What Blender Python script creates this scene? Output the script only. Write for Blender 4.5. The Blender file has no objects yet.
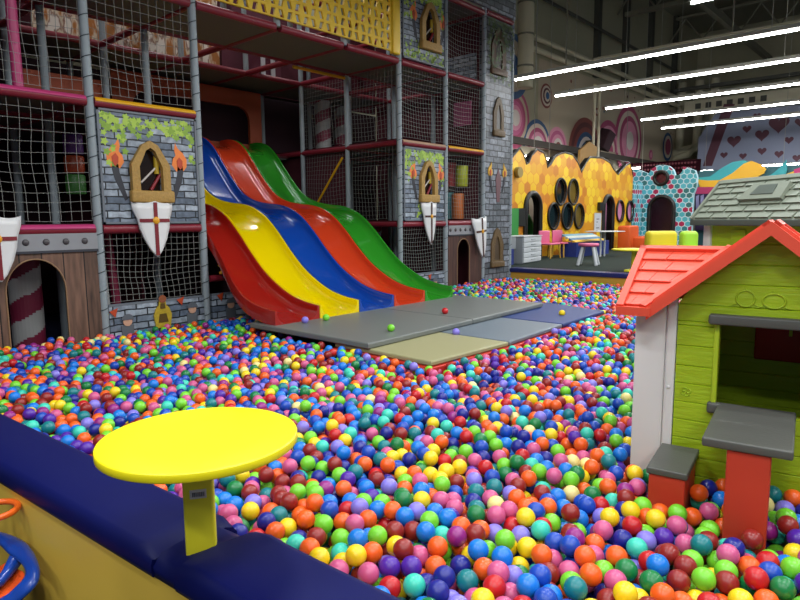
import bpy, math, random
import numpy as np
from mathutils import Vector, Matrix
from mathutils.geometry import tessellate_polygon
random.seed(7)
S = bpy.context.scene
COL = S.collection
PI = math.pi

# ---------------------------------------------------------------- camera
F = 618.0
TH = math.atan(80 / F)          # pitch down
AL = math.atan(550 / F)         # heading, counter-clockwise from the castle front (+X)
ROLL = 0.009
EYE = 1.62
fw = np.array([math.cos(AL) * math.cos(TH), math.sin(AL) * math.cos(TH), -math.sin(TH)])
_r0 = np.array([math.sin(AL), -math.cos(AL), 0.0])
_u0 = np.cross(_r0, fw)
CR = math.cos(ROLL) * _r0 - math.sin(ROLL) * _u0
CU = math.sin(ROLL) * _r0 + math.cos(ROLL) * _u0
EYEP = np.array([0.0, 0.0, EYE])
cam_data = bpy.data.cameras.new('camera')
cam = bpy.data.objects.new('camera', cam_data)
COL.objects.link(cam)
m = Matrix(((CR[0], CU[0], -fw[0], 0), (CR[1], CU[1], -fw[1], 0), (CR[2], CU[2], -fw[2], EYE), (0, 0, 0, 1)))
cam.matrix_world = m
cam_data.sensor_width = 36.0
cam_data.lens = 36.0 * F / 800.0
cam_data.clip_start = 0.05
cam_data.clip_end = 200
S.camera = cam

# survey helpers: where a sight line meets a real plane of the hall
def ray(x, y): return fw + CR * (x - 400) / F - CU * (y - 300) / F
def onZ(x, y, z): d = ray(x, y); return EYEP + d * (z - EYE) / d[2]
def onY(x, y, v): d = ray(x, y); return EYEP + d * v / d[1]
def onX(x, y, v): d = ray(x, y); return EYEP + d * v / d[0]
def proj(p):
    q = np.asarray(p, float) - EYEP
    t = q @ fw
    return 400 + F * (q @ CR) / t, 300 - F * (q @ CU) / t, t

# ---------------------------------------------------------------- world, lights, exposure
w = bpy.data.worlds.new('hall_air'); S.world = w; w.use_nodes = True
bg = w.node_tree.nodes['Background']
bg.inputs[0].default_value = (0.80, 0.88, 1.0, 1)
bg.inputs[1].default_value = 0.16
S.view_settings.view_transform = 'Standard'
S.view_settings.look = 'None'
S.view_settings.gamma = 1
S.view_settings.exposure = 0.25
LAMP_ROWS = [(13.6, 8.3), (16.15, 8.55), (19.05, 8.35), (22.1, 8.4), (24.7, 8.6)]    # rows seen over the far deck
NEAR_ROWS = [(10.8, 3.3), (8.0, 3.3), (5.2, 3.3), (2.4, 3.3), (-0.4, 3.3), (-3.0, 3.3)]           # same lamps over the pit; last row added to brighten the yellow pit wall
def lamp_light(x, y0, y1, z, watts):
    ld = bpy.data.lights.new('lamp_light', 'AREA'); ld.shape = 'RECTANGLE'
    ld.size = 0.07; ld.size_y = abs(y1 - y0); ld.energy = watts; ld.color = (0.95, 0.98, 1.0)
    o = bpy.data.objects.new('lamp_light', ld); COL.objects.link(o)
    o.location = (x, (y0 + y1) / 2, z)
for x, y in LAMP_ROWS: lamp_light(x, y, y - 11, 4.93, 150)
TOP_FILL_ROWS = [(3.2, 10.2), (6.0, 10.2), (8.8, 10.2)]             # unseen short rows added to light the lattice and top-level panels
for x, y in TOP_FILL_ROWS: lamp_light(x, y, y - 3.2, 6.93, 28)
for x, y in NEAR_ROWS:
    for k in range(3): lamp_light(x, y - 2.9 * k, y - 2.9 * k - 1.2, 4.93, 62)

# ---------------------------------------------------------------- materials
MATS = {}
def lin(c):
    if isinstance(c, str):
        c = [int(c[i:i + 2], 16) / 255 for i in (0, 2, 4)]
    return tuple((v / 12.92 if v <= 0.04045 else ((v + 0.055) / 1.055) ** 2.4) for v in c) + (1.0,)
def mat(name, col, rough=0.5, metal=0.0, spec=0.5, bump=0.0, bscale=20, var=0.0, emit=0, coat=0, stretch=(1, 1, 1)):
    if name in MATS: return MATS[name]
    m = bpy.data.materials.new(name); m.use_nodes = True; MATS[name] = m
    nt = m.node_tree; b = nt.nodes['Principled BSDF']
    c = lin(col)
    b.inputs['Base Color'].default_value = c
    b.inputs['Roughness'].default_value = rough
    b.inputs['Metallic'].default_value = metal
    b.inputs['Specular IOR Level'].default_value = spec
    b.inputs['Coat Weight'].default_value = coat
    if emit:
        b.inputs['Emission Color'].default_value = c; b.inputs['Emission Strength'].default_value = emit
    if bump or var:
        tc = nt.nodes.new('ShaderNodeTexCoord'); mp = nt.nodes.new('ShaderNodeMapping')
        mp.inputs['Scale'].default_value = stretch
        n = nt.nodes.new('ShaderNodeTexNoise'); n.inputs['Scale'].default_value = bscale; n.inputs['Detail'].default_value = 4
        nt.links.new(tc.outputs['Object'], mp.inputs[0]); nt.links.new(mp.outputs[0], n.inputs['Vector'])
        if bump:
            bp = nt.nodes.new('ShaderNodeBump'); bp.inputs['Strength'].default_value = bump; bp.inputs['Distance'].default_value = 0.01
            nt.links.new(n.outputs[0], bp.inputs['Height']); nt.links.new(bp.outputs[0], b.inputs['Normal'])
        if var:
            mx = nt.nodes.new('ShaderNodeMix'); mx.data_type = 'RGBA'
            mx.inputs[6].default_value = tuple(v * (1 - var) for v in c[:3]) + (1,)
            mx.inputs[7].default_value = tuple(min(1, v * (1 + var)) for v in c[:3]) + (1,)
            nt.links.new(n.outputs[0], mx.inputs[0]); nt.links.new(mx.outputs[2], b.inputs['Base Color'])
    return m

def N(nt, t, **k):
    n = nt.nodes.new(t)
    for a, v in k.items(): setattr(n, a, v)
    return n
def MA(nt, op, a, b=None, c=None):
    n = nt.nodes.new('ShaderNodeMath'); n.operation = op
    for i, v in enumerate((a, b, c)):
        if v is None: continue
        if isinstance(v, (int, float)): n.inputs[i].default_value = v
        else: nt.links.new(v, n.inputs[i])
    return n.outputs[0]
def ramp(nt, fac, stops, interp='CONSTANT'):
    r = nt.nodes.new('ShaderNodeValToRGB'); r.color_ramp.interpolation = interp
    e = r.color_ramp.elements
    while len(e) > 1: e.remove(e[-1])
    e[0].position = stops[0][0]; e[0].color = lin(stops[0][1])
    for p, c in stops[1:]:
        q = e.new(p); q.color = lin(c)
    nt.links.new(fac, r.inputs[0]); return r.outputs[0]

def brick_mat(name, c1, c2, mortar, scale=1.0, bw=0.3, rh=0.1, ms=0.012):
    """printed stone courses on a vertical sheet"""
    if name in MATS: return MATS[name]
    m = bpy.data.materials.new(name); m.use_nodes = True; MATS[name] = m
    nt = m.node_tree; b = nt.nodes['Principled BSDF']
    tc = N(nt, 'ShaderNodeTexCoord'); sp = N(nt, 'ShaderNodeSeparateXYZ'); cb = N(nt, 'ShaderNodeCombineXYZ')
    nt.links.new(tc.outputs['Object'], sp.inputs[0])
    s = MA(nt, 'ADD', sp.outputs[0], sp.outputs[1])
    nt.links.new(s, cb.inputs[0]); nt.links.new(sp.outputs[2], cb.inputs[1])
    wn = N(nt, 'ShaderNodeTexNoise'); wn.inputs['Scale'].default_value = 9
    nt.links.new(cb.outputs[0], wn.inputs['Vector'])
    ad = N(nt, 'ShaderNodeMix', data_type='VECTOR'); ad.inputs[0].default_value = 0.025
    nt.links.new(cb.outputs[0], ad.inputs[4]); nt.links.new(wn.outputs['Color'], ad.inputs[5])
    br = N(nt, 'ShaderNodeTexBrick'); br.offset = 0.5
    br.inputs['Color1'].default_value = lin(c1); br.inputs['Color2'].default_value = lin(c2); br.inputs['Mortar'].default_value = lin(mortar)
    br.inputs['Scale'].default_value = scale; br.inputs['Brick Width'].default_value = bw; br.inputs['Row Height'].default_value = rh
    br.inputs['Mortar Size'].default_value = ms; br.inputs['Mortar Smooth'].default_value = 0.3; br.inputs['Bias'].default_value = -0.1
    nt.links.new(ad.outputs[1], br.inputs['Vector'])
    n2 = N(nt, 'ShaderNodeTexNoise'); n2.inputs['Scale'].default_value = 14; n2.inputs['Detail'].default_value = 5
    nt.links.new(cb.outputs[0], n2.inputs['Vector'])
    mx = N(nt, 'ShaderNodeMix', data_type='RGBA', blend_type='OVERLAY'); mx.inputs[0].default_value = 1.0
    nt.links.new(br.outputs[0], mx.inputs[6]); nt.links.new(n2.outputs[0], mx.inputs[7])
    nt.links.new(mx.outputs[2], b.inputs['Base Color'])
    b.inputs['Roughness'].default_value = 0.45
    return m

def wood_mat(name, c1, c2, gap, pw=0.22, rough=0.6):
    """upright boards: x picks the board, grain runs up"""
    if name in MATS: return MATS[name]
    m = bpy.data.materials.new(name); m.use_nodes = True; MATS[name] = m
    nt = m.node_tree; b = nt.nodes['Principled BSDF']
    tc = N(nt, 'ShaderNodeTexCoord'); sp = N(nt, 'ShaderNodeSeparateXYZ'); nt.links.new(tc.outputs['Object'], sp.inputs[0])
    q = MA(nt, 'DIVIDE', sp.outputs[0], pw); fr = MA(nt, 'FRACT', q); fl = MA(nt, 'FLOOR', q)
    edge = MA(nt, 'LESS_THAN', fr, 0.06)
    mp = N(nt, 'ShaderNodeMapping'); mp.inputs['Scale'].default_value = (14, 14, 1.6); nt.links.new(tc.outputs['Object'], mp.inputs[0])
    n = N(nt, 'ShaderNodeTexNoise'); n.inputs['Scale'].default_value = 1.5; n.inputs['Detail'].default_value = 6; nt.links.new(mp.outputs[0], n.inputs[0])
    cb = N(nt, 'ShaderNodeCombineXYZ'); nt.links.new(fl, cb.inputs[0])
    wn = N(nt, 'ShaderNodeTexWhiteNoise'); nt.links.new(cb.outputs[0], wn.inputs['Vector'])
    f = MA(nt, 'ADD', MA(nt, 'MULTIPLY', n.outputs[0], 0.9), MA(nt, 'MULTIPLY', wn.outputs['Value'], 0.35))
    c = ramp(nt, f, [(0.3, c1), (0.8, c2)], 'LINEAR')
    mx = N(nt, 'ShaderNodeMix', data_type='RGBA'); nt.links.new(edge, mx.inputs[0]); nt.links.new(c, mx.inputs[6]); mx.inputs[7].default_value = lin(gap)
    nt.links.new(mx.outputs[2], b.inputs['Base Color']); b.inputs['Roughness'].default_value = rough
    return m

def hex_mat(name, w, h, palette, edge, ew=0.06, along=0, rough=0.4):
    """printed hexagon cells, w wide and about h tall, on a vertical sheet running along axis `along`"""
    if name in MATS: return MATS[name]
    m = bpy.data.materials.new(name); m.use_nodes = True; MATS[name] = m
    nt = m.node_tree; b = nt.nodes['Principled BSDF']
    tc = N(nt, 'ShaderNodeTexCoord'); sp = N(nt, 'ShaderNodeSeparateXYZ'); nt.links.new(tc.outputs['Object'], sp.inputs[0])
    R3 = 1.7320508
    x = MA(nt, 'ADD', MA(nt, 'DIVIDE', sp.outputs[along], w), 100); y = MA(nt, 'ADD', MA(nt, 'DIVIDE', sp.outputs[2], h / 1.1547), 100 * R3)
    ax = MA(nt, 'SUBTRACT', MA(nt, 'MODULO', x, 1.0), 0.5); ay = MA(nt, 'SUBTRACT', MA(nt, 'MODULO', y, R3), R3 / 2)
    bx = MA(nt, 'SUBTRACT', MA(nt, 'MODULO', MA(nt, 'SUBTRACT', x, 0.5), 1.0), 0.5)
    by = MA(nt, 'SUBTRACT', MA(nt, 'MODULO', MA(nt, 'SUBTRACT', y, R3 / 2), R3), R3 / 2)
    da = MA(nt, 'ADD', MA(nt, 'MULTIPLY', ax, ax), MA(nt, 'MULTIPLY', ay, ay)); db = MA(nt, 'ADD', MA(nt, 'MULTIPLY', bx, bx), MA(nt, 'MULTIPLY', by, by))
    sel = MA(nt, 'LESS_THAN', da, db); inv = MA(nt, 'SUBTRACT', 1.0, sel)
    gx = MA(nt, 'ADD', MA(nt, 'MULTIPLY', ax, sel), MA(nt, 'MULTIPLY', bx, inv)); gy = MA(nt, 'ADD', MA(nt, 'MULTIPLY', ay, sel), MA(nt, 'MULTIPLY', by, inv))
    agx = MA(nt, 'ABSOLUTE', gx); agy = MA(nt, 'ABSOLUTE', gy)
    hd = MA(nt, 'MAXIMUM', agx, MA(nt, 'ADD', MA(nt, 'MULTIPLY', agx, 0.5), MA(nt, 'MULTIPLY', agy, 0.8660254)))
    ed = MA(nt, 'GREATER_THAN', hd, 0.5 - ew)
    ix = MA(nt, 'ROUND', MA(nt, 'MULTIPLY', MA(nt, 'SUBTRACT', x, gx), 2)); iy = MA(nt, 'ROUND', MA(nt, 'MULTIPLY', MA(nt, 'SUBTRACT', y, gy), 2))
    cb = N(nt, 'ShaderNodeCombineXYZ'); nt.links.new(ix, cb.inputs[0]); nt.links.new(iy, cb.inputs[1])
    wn = N(nt, 'ShaderNodeTexWhiteNoise'); nt.links.new(cb.outputs[0], wn.inputs['Vector'])
    c = ramp(nt, wn.outputs['Value'], [(i / len(palette), p) for i, p in enumerate(palette)])
    mx = N(nt, 'ShaderNodeMix', data_type='RGBA'); nt.links.new(ed, mx.inputs[0]); nt.links.new(c, mx.inputs[6]); mx.inputs[7].default_value = lin(edge)
    nt.links.new(mx.outputs[2], b.inputs['Base Color']); b.inputs['Roughness'].default_value = rough
    return m

# ---------------------------------------------------------------- mesh builder
FRAME = {}       # object name -> world matrix of its frame
class MB:
    def __init__(s): s.v = []; s.f = []; s.m = []; s.sm = []
    def add(s, vs, fs, mi=0, smooth=False):
        o = len(s.v); s.v += [tuple(p) for p in vs]
        for f in fs: s.f.append(tuple(i + o for i in f)); s.m.append(mi); s.sm.append(smooth)
        return s
    def box(s, x0, x1, y0, y1, z0, z1, mi=0, bev=0.0):
        if bev <= 0:
            v = [(x, y, z) for z in (z0, z1) for y in (y0, y1) for x in (x0, x1)]
            return s.add(v, [(0, 2, 3, 1), (4, 5, 7, 6), (0, 1, 5, 4), (2, 6, 7, 3), (0, 4, 6, 2), (1, 3, 7, 5)], mi)
        b = min(bev, (x1 - x0) / 2.01, (y1 - y0) / 2.01, (z1 - z0) / 2.01)
        # rounded box: outlines inset per layer
        lay = []
        k = 4
        for i in range(k + 1):
            a = i / k * PI / 2; lay.append((z0 + b * (1 - math.sin(a)), b * (1 - math.cos(a)) if 0 else b * (1 - math.cos(PI / 2 - a)) if 0 else b * (1 - math.sin(PI / 2 - a))))
        lay = [(z0 + b - b * math.cos(i / k * PI / 2), b - b * math.sin(i / k * PI / 2)) for i in range(k + 1)]
        lay += [(z1 - b + b * math.sin(i / k * PI / 2), b - b * math.cos(i / k * PI / 2)) for i in range(k + 1)]
        rings = []
        for z, ins in lay:
            r = max(b - ins, 0.0004); ring = []
            for cx, cy, a0 in ((x1 - b, y1 - b, 0), (x0 + b, y1 - b, PI / 2), (x0 + b, y0 + b, PI), (x1 - b, y0 + b, 1.5 * PI)):
                for j in range(4): a = a0 + j / 3 * PI / 2; ring.append((cx + r * math.cos(a), cy + r * math.sin(a), z))
            rings.append(ring)
        return s.loft(rings, mi, True, True)
    def loft(s, rings, mi=0, smooth=True, caps=True, closed=True):
        n = len(rings[0]); vs = [p for r in rings for p in r]; fs = []
        for i in range(len(rings) - 1):
            for j in range(n if closed else n - 1):
                a = i * n + j; b = i * n + (j + 1) % n
                fs.append((a, b, b + n, a + n))
        s.add(vs, fs, mi, smooth)
        if caps and closed:
            s.add(rings[0], [tuple(range(n))[::-1]], mi); s.add(rings[-1], [tuple(range(n))], mi)
        return s
    def tube(s, pts, r, mi=0, n=10, caps=True, smooth=True, up=None):
        pts = [Vector(p) for p in pts]; rr = r if isinstance(r, (list, tuple)) else [r] * len(pts)
        rings = []; prev = None
        for i, p in enumerate(pts):
            t = (pts[min(i + 1, len(pts) - 1)] - pts[max(i - 1, 0)]).normalized()
            if prev is None:
                a = Vector((0, 0, 1)) if abs(t.z) < 0.9 else Vector((1, 0, 0))
                nrm = t.cross(a).normalized()
            else: nrm = (prev - t * prev.dot(t)).normalized()
            prev = nrm; bn = t.cross(nrm)
            rings.append([p + (nrm * math.cos(2 * PI * k / n + PI / n) + bn * math.sin(2 * PI * k / n + PI / n)) * rr[i] for k in range(n)])
        return s.loft(rings, mi, smooth, caps)
    def lathe(s, prof, cx, cy, mi=0, n=32, smooth=True):
        rings = [[(cx + r * math.cos(2 * PI * k / n), cy + r * math.sin(2 * PI * k / n), z) for k in range(n)] for r, z in prof]
        return s.loft(rings, mi, smooth, True)
    def sphere(s, c, r, mi=0, seg=16, rg=8, sc=(1, 1, 1)):
        prof = [(max(r * math.sin(PI * i / rg), 1e-4), -r * math.cos(PI * i / rg)) for i in range(rg + 1)]
        rings = [[(c[0] + q * math.cos(2 * PI * k / seg) * sc[0], c[1] + q * math.sin(2 * PI * k / seg) * sc[1], c[2] + z * sc[2]) for k in range(seg)] for q, z in prof]
        return s.loft(rings, mi, True, True)
    def plate(s, fn, outer, holes=(), t0=0.0, t1=0.02, mi=0, side=None):
        """flat sheet with openings; fn(a, b, t) -> point"""
        side = mi if side is None else side
        loops = [list(outer)] + [list(h) for h in holes]
        tri = tessellate_polygon([[Vector((a, b, 0)) for a, b in L] for L in loops])
        flat = [p for L in loops for p in L]; n = len(flat)
        s.add([fn(a, b, t0) for a, b in flat] + [fn(a, b, t1) for a, b in flat], [tuple(t) for t in tri] + [tuple(i + n for i in reversed(t)) for t in tri], mi)
        for L in loops:
            k = len(L)
            s.add([fn(a, b, t0) for a, b in L] + [fn(a, b, t1) for a, b in L], [(i, (i + 1) % k, (i + 1) % k + k, i + k) for i in range(k)], side)
        return s
    def build(s, name, mats, parent=None, loc=None, local=False, fix=True):
        me = bpy.data.meshes.new(name)
        if parent is not None: M = FRAME[parent.name]
        elif loc is not None: M = Matrix.Translation(loc)
        else: M = Matrix.Identity(4)
        if local: vs = s.v
        else:
            I = M.inverted(); vs = [tuple(I @ Vector(p)) for p in s.v]
        me.from_pydata(vs, [], s.f)
        if not isinstance(mats, (list, tuple)): mats = [mats]
        for q in mats: me.materials.append(q)
        me.polygons.foreach_set('material_index', s.m); me.polygons.foreach_set('use_smooth', s.sm)
        if fix:
            import bmesh
            bm = bmesh.new(); bm.from_mesh(me); bmesh.ops.recalc_face_normals(bm, faces=bm.faces); bm.to_mesh(me); bm.free()
        me.update()
        o = bpy.data.objects.new(name, me); COL.objects.link(o)
        if parent is not None: o.parent = parent
        elif loc is not None: o.location = loc
        FRAME[o.name] = M.copy()
        return o

def tag(o, label, cat, group=None, kind=None):
    o['label'] = label; o['category'] = cat
    if group: o['group'] = group
    if kind: o['kind'] = kind
    return o
def thing(name, label, cat, loc, rz=0.0, group=None):
    o = bpy.data.objects.new(name, None); COL.objects.link(o); o.location = loc; o.rotation_euler = (0, 0, rz)
    FRAME[o.name] = Matrix.Translation(loc) @ Matrix.Rotation(rz, 4, 'Z')
    return tag(o, label, cat, group)
def struct(o): o['kind'] = 'structure'; return o
def dup(root, loc, label=None, group=None):
    def cp(o, par):
        c = o.copy(); COL.objects.link(c); c.parent = par; FRAME[c.name] = FRAME[o.name]
        for ch in [k for k in COL.objects if k.parent == o]: cp(ch, c)
        return c
    r = cp(root, None); r.location = loc
    if label: r['label'] = label
    if group: r['group'] = group
    return r
XZ = lambda y, s=1: (lambda a, b, t: (a, y + s * t, b))      # sheet facing -Y, thickness grows away
YZ = lambda x: (lambda a, b, t: (x + t, a, b))
def circ(cx, cy, r, n=28, ry=None, a0=0.0, a1=2 * PI):
    ry = r if ry is None else ry
    full = abs(a1 - a0 - 2 * PI) < 1e-6
    k = n if full else n + 1
    return [(cx + r * math.cos(a0 + (a1 - a0) * i / n), cy + ry * math.sin(a0 + (a1 - a0) * i / n)) for i in range(k)]
def arch(x0, x1, z0, z1, n=16, rise=None):
    """door-shaped outline, round head"""
    r = (x1 - x0) / 2; rise = r if rise is None else rise
    return [(x0, z0), (x1, z0)] + [((x0 + x1) / 2 + r * math.cos(PI * i / n), z1 - rise + rise * math.sin(PI * i / n)) for i in range(n + 1)]
def scl(L, c, k): return [((a - c[0]) * k + c[0], (b - c[1]) * k + c[1]) for a, b in L]

# ================================================================ THE HALL
def M_(*a, **k): return mat(*a, **k)
m_wallgrey = mat('hall wall paint', 'a39f86', 0.8, var=0.12, bscale=0.6)
m_ceil = mat('hall ceiling', '7d7b6c', 0.9, var=0.15, bscale=0.5)
m_floor = mat('hall floor', '1d1f22', 0.5)
m_beam = mat('steel beam', '7a7868', 0.7)
m_darksteel = mat('dark steel', '45463f', 0.6)
m_cream = mat('mural cream', 'c0b197', 0.7, var=0.05, bscale=1)
WY = 10.8      # the long side wall
WX = 36.0      # the end wall
struct(MB().box(-8, 40, -14, 14, -0.12, -0.0).build('floor', m_floor))
struct(MB().box(-8, 40, -14, 14, 11.2, 11.4).build('ceiling', m_ceil))
struct(MB().box(-8, 40, WY, WY + 0.2, 0, 11.2).build('wall_left', m_wallgrey))
struct(MB().box(WX, WX + 0.2, -14, WY, 0, 11.2).build('wall_back', m_wallgrey))
# pit bottom and the raised floor beyond it
m_pitmat = mat('pit floor mat', '1b2340', 0.5)
struct(MB().box(0.9, 10.9, -1.5, 10.4, 0.02, 0.23).build('floor_pit', m_pitmat))
m_deckgreen = mat('green deck carpet', '1c2922', 0.85, spec=.2, var=0.08, bscale=30)
m_navy = mat('navy vinyl', '1c2560', 0.35)
m_yellowpad = mat('mustard vinyl', 'c79a35', 0.5, var=0.06, bscale=2)
struct(MB().box(11.05, WX, -6, WY, 0, 0.615).build('floor_raised', m_deckgreen))
b = MB(); b.box(10.9, 11.2, -1.5, 6.72, 0.545, 0.63, 0, 0.02); struct(b.build('trim_1', m_navy))
struct(MB().box(10.93, 11.05, -1.5, 6.72, 0.23, 0.545).build('trim_2', m_yellowpad))

# roof steelwork, wall posts and pipes
for i, x in enumerate((13.5, 19.5, 25.5, 31.5)):
    b = MB(); b.box(x - 0.12, x + 0.12, -13, WY - 0.35, 9.6, 9.75); b.box(x - 0.12, x + 0.12, -13, WY - 0.35, 10.8, 10.9)
    for k in range(15):
        y = -12.4 + k * 1.55
        b.tube([(x, y, 9.75), (x, y + 0.75, 10.8)], 0.04, n=6); b.tube([(x, y + 0.75, 10.8), (x, y + 1.5, 9.75)], 0.04, n=6)
    struct(b.build('beam_%d' % (i + 1), m_beam))
for i, y in enumerate((7.4, 4.4, 1.4, -2.0)):
    struct(MB().box(8, WX, y - 0.1, y + 0.1, 9.2, 9.45).build('beam_%d' % (i + 5), m_beam))
for i, x in enumerate((23.5, 26.2, 29.0, 32.2)):
    struct(MB().box(x - 0.14, x + 0.14, WY - 0.2, WY, 7.0, 11.2).build('column_%d' % (i + 1), m_darksteel))
m_pipe = mat('pale pipe', 'c8c0a4', 0.5)
def pipe(name, pts, r, m, label, cat='pipe', group=None, n=12):
    c = MB().tube(pts, r, n=n).build(name, m, loc=pts[0]); tag(c, label, cat, group); return c
for dz, lab in ((0, 'upper of two pale pipes running side by side along the mural wall'), (-0.36, 'lower of two pale pipes running side by side along the mural wall')):
    pipe('wall_pipe', [(18, WY - 0.25, 7.42 + dz), (33.5, WY - 0.25, 7.42 + dz)], 0.09, m_pipe, lab)
pipe('wall_conduit', [(18, WY - 0.24, 8.75), (34, WY - 0.24, 8.6)], 0.06, m_darksteel, 'thin dark conduit along the wall high above the mural')
p = onY(525.5, 60, WY - 0.9)
dp = thing('downpipe', 'thick pale upright pipe beside the stone castle tower', 'pipe', (p[0], WY - 0.9, 5.5))
MB().tube([(p[0], WY - 0.9, 5.5), (p[0], WY - 0.9, 11.2)], 0.23, n=16).build('pipe_body', m_pipe, dp)
for z in (6.1, 7.0, 7.9): MB().tube([(p[0], WY - 0.9, z), (p[0], WY - 0.9, z + 0.05)], 0.255, n=16).build('pipe_clamp', m_beam, dp)

# painted mural on the side wall: a cream sheet with ringed arches
def disc(b, c, r, mi, y, a0=0, a1=2 * PI, n=36, ry=None):
    pts = circ(c[0], c[1], r, n, ry, a0, a1)
    b.add([(q[0], y, q[1]) for q in pts], [tuple(range(len(pts)))], mi)
mur = MB()
mcols = ['b5a78f', 'a8476a', 'd98fa8', '2a4f78', 'cdbfae', '5c2d2e', 'c05a86', '2f6fb0', '7f4038', 'd8cfc6']
mmats = [mat('mural paint ' + c, c, 0.7) for c in mcols]
z0m = 4.0
mur.add([(19.2, WY - 0.02, z0m), (35.9, WY - 0.02, z0m), (35.9, WY - 0.02, 6.95), (19.2, WY - 0.02, 6.95)], [(0, 1, 2, 3)], 0)
def at_wall(px, py): q = onY(px, py, WY - 0.03); return q[0], q[2], proj(q)[2]
RINGS = [((514, 118), 30, [1, 0, 1, 6, 2, 9]), ((537, 140), 28, [3, 4, 1, 2, 9, 7]), ((557, 142), 21, [2, 6, 2, 9, 8]), ((546, 96), 12, [8, 4, 5, 4, 3]),
         ((585, 146), 37, [8, 5, 8, 3, 9, 3, 9]), ((608, 142), 30, [1, 2, 1, 4, 1]), ((628, 141), 34, [1, 4, 1, 2, 2, 9]), ((667, 147), 14, [3, 4, 1, 1]),
         ((512, 66), 32, [3, 0, 0, 3]), ((596, 112), 4, [8, 4]), ((650, 155), 5, [6, 2])]
for k, ((px, py), rp, cols) in enumerate(RINGS):
    cx, cz, dd = at_wall(px, py); r = rp / F * dd
    for j, ci in enumerate(cols):
        full = k in (0, 3, 6, 7, 8, 9, 10)
        zc = cz if full else max(cz - r * 0.3, z0m)
        disc(mur, (cx, zc), r * (1 - j / len(cols) * 0.88), ci, WY - 0.03 - 0.004 * k - 0.012 * j - 0.002, 0, 2 * PI if full else PI)
rr = random.Random(3)
for k in range(26):
    q = (rr.uniform(21, 34), rr.uniform(5.7, 6.8)); disc(mur, q, rr.uniform(.03, .07), rr.choice([5, 8, 3]), WY - 0.028, n=10)
mu = mur.build('wall_mural', mmats, loc=(20, WY - 0.02, 4.0)); tag(mu, 'cream wall mural painted with pink, blue and brown ringed arches', 'mural')

# end wall: ducts, heart mural
m_duct = mat('pale duct', 'c2bca2', 0.55)
for k, dx in enumerate((0, 0.9, 1.7)):
    q = onX(683 + 0, 70, 33.0)
    y = q[1] - dx * 0.9
    pts = [(33.0, y, 8.2), (33.0, y, 4.9 + 0.35 * k), (33.0, y + 0.35, 4.4 + 0.35 * k), (33.0, y + 1.6 + .3 * k, 4.2 + 0.3 * k)]
    pipe('wall_duct', pts, 0.2, m_duct, ['left pale duct turning off at its foot on the end wall', 'middle pale duct turning off at its foot on the end wall', 'right pale duct turning off at its foot on the end wall'][k], 'duct')
bd = thing('air_duct', 'long pale louvred duct running across the end wall under the roof', 'duct', (32.0, 4.0, 6.9))
q1 = onX(688, 86, 32.0)
MB().box(31.6, 32.3, -8, q1[1], 6.55, 7.05).build('duct_body', m_duct, bd)
for k in range(7):
    y = q1[1] - 0.5 - k * 0.45
    MB().box(31.57, 31.6, y - 0.24, y, 6.65, 6.9).build('vent', m_darksteel, bd)
MB().box(31.0, 31.25, -8, q1[1] + 0.3, 7.45, 7.6).build('cable_tray', m_darksteel, bd)
# heart panel
m_lav = mat('lavender panel', '7c8399', 0.6); m_maroon_print = mat('maroon print', '4d1f30', 0.6)
HX = 30.0
q = [onX(697, 166, HX), onX(700, 138, HX), onX(716, 104, HX)]
yl, ym, yt = q[0][1], q[1][1], q[2][1]
hp = MB(); hp.plate(lambda a, b_, t: (HX + t, a, b_), [(-8, 3.2), (yl, 3.2), (yl, q[1][2]), (yt, 6.1), (-8, 6.1)], t1=0.08, mi=0)
so = [onX(703, 166, HX), onX(712, 166, HX), onX(735, 104, HX), onX(724, 104, HX)]
hp.add([(HX - 0.01, s_[1], s_[2]) for s_ in so], [(0, 1, 2, 3)], 1)
def heart(px, py, wpx):
    c = onX(px, py, HX); dd = proj(c)[2]; r = wpx / F * dd / 2 * 1.15
    L = []
    for i in range(28):
        t = 2 * PI * i / 28
        L.append((c[1] - r * (16 * math.sin(t) ** 3) / 16, c[2] + r * (13 * math.cos(t) - 5 * math.cos(2 * t) - 2 * math.cos(3 * t) - math.cos(4 * t)) / 16))
    hp.add([(HX - 0.01, a, b_) for a, b_ in L], [tuple(range(28))], 1)
for px, py, wp in ((734, 141, 11), (762, 135, 11), (747, 129, 7), (789, 140, 7), (724, 155, 6), (743, 156, 6), (762, 151, 7), (779, 154, 7), (779, 124, 16), (797, 158, 7), (800, 122, 8), (757, 116, 6)): heart(px, py, wp)
tag(hp.build('heart_mural', [m_lav, m_maroon_print], loc=(HX, 0, 3.2)), 'lavender panel printed with dark maroon hearts and a slanting stripe', 'mural')
# dark red dotted fascia below
fas = MB(); ya = onX(628, 170, 27)[1]; yb = onX(700, 170, 27)[1]
fas.box(27, 27.1, yb, ya, 3.35, 3.95, 0)
for i in range(22):
    for j in range(3):
        yy = ya - 0.12 - i * (ya - yb - .2) / 22; zz = 3.45 + j * 0.19
        fas.add([(26.99, yy + 0.045 * math.cos(a), zz + 0.045 * math.sin(a)) for a in [2 * PI * k / 8 for k in range(8)]], [tuple(range(8))], 1)
tag(fas.build('dotted_fascia', [mat('dark red board', '22090f', 0.95, spec=.05), mat('pink dot', '5a1826', 0.6)], loc=(27, ya, 3.35)), 'dark red dotted board behind the teal hexagon wall', 'board')

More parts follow.
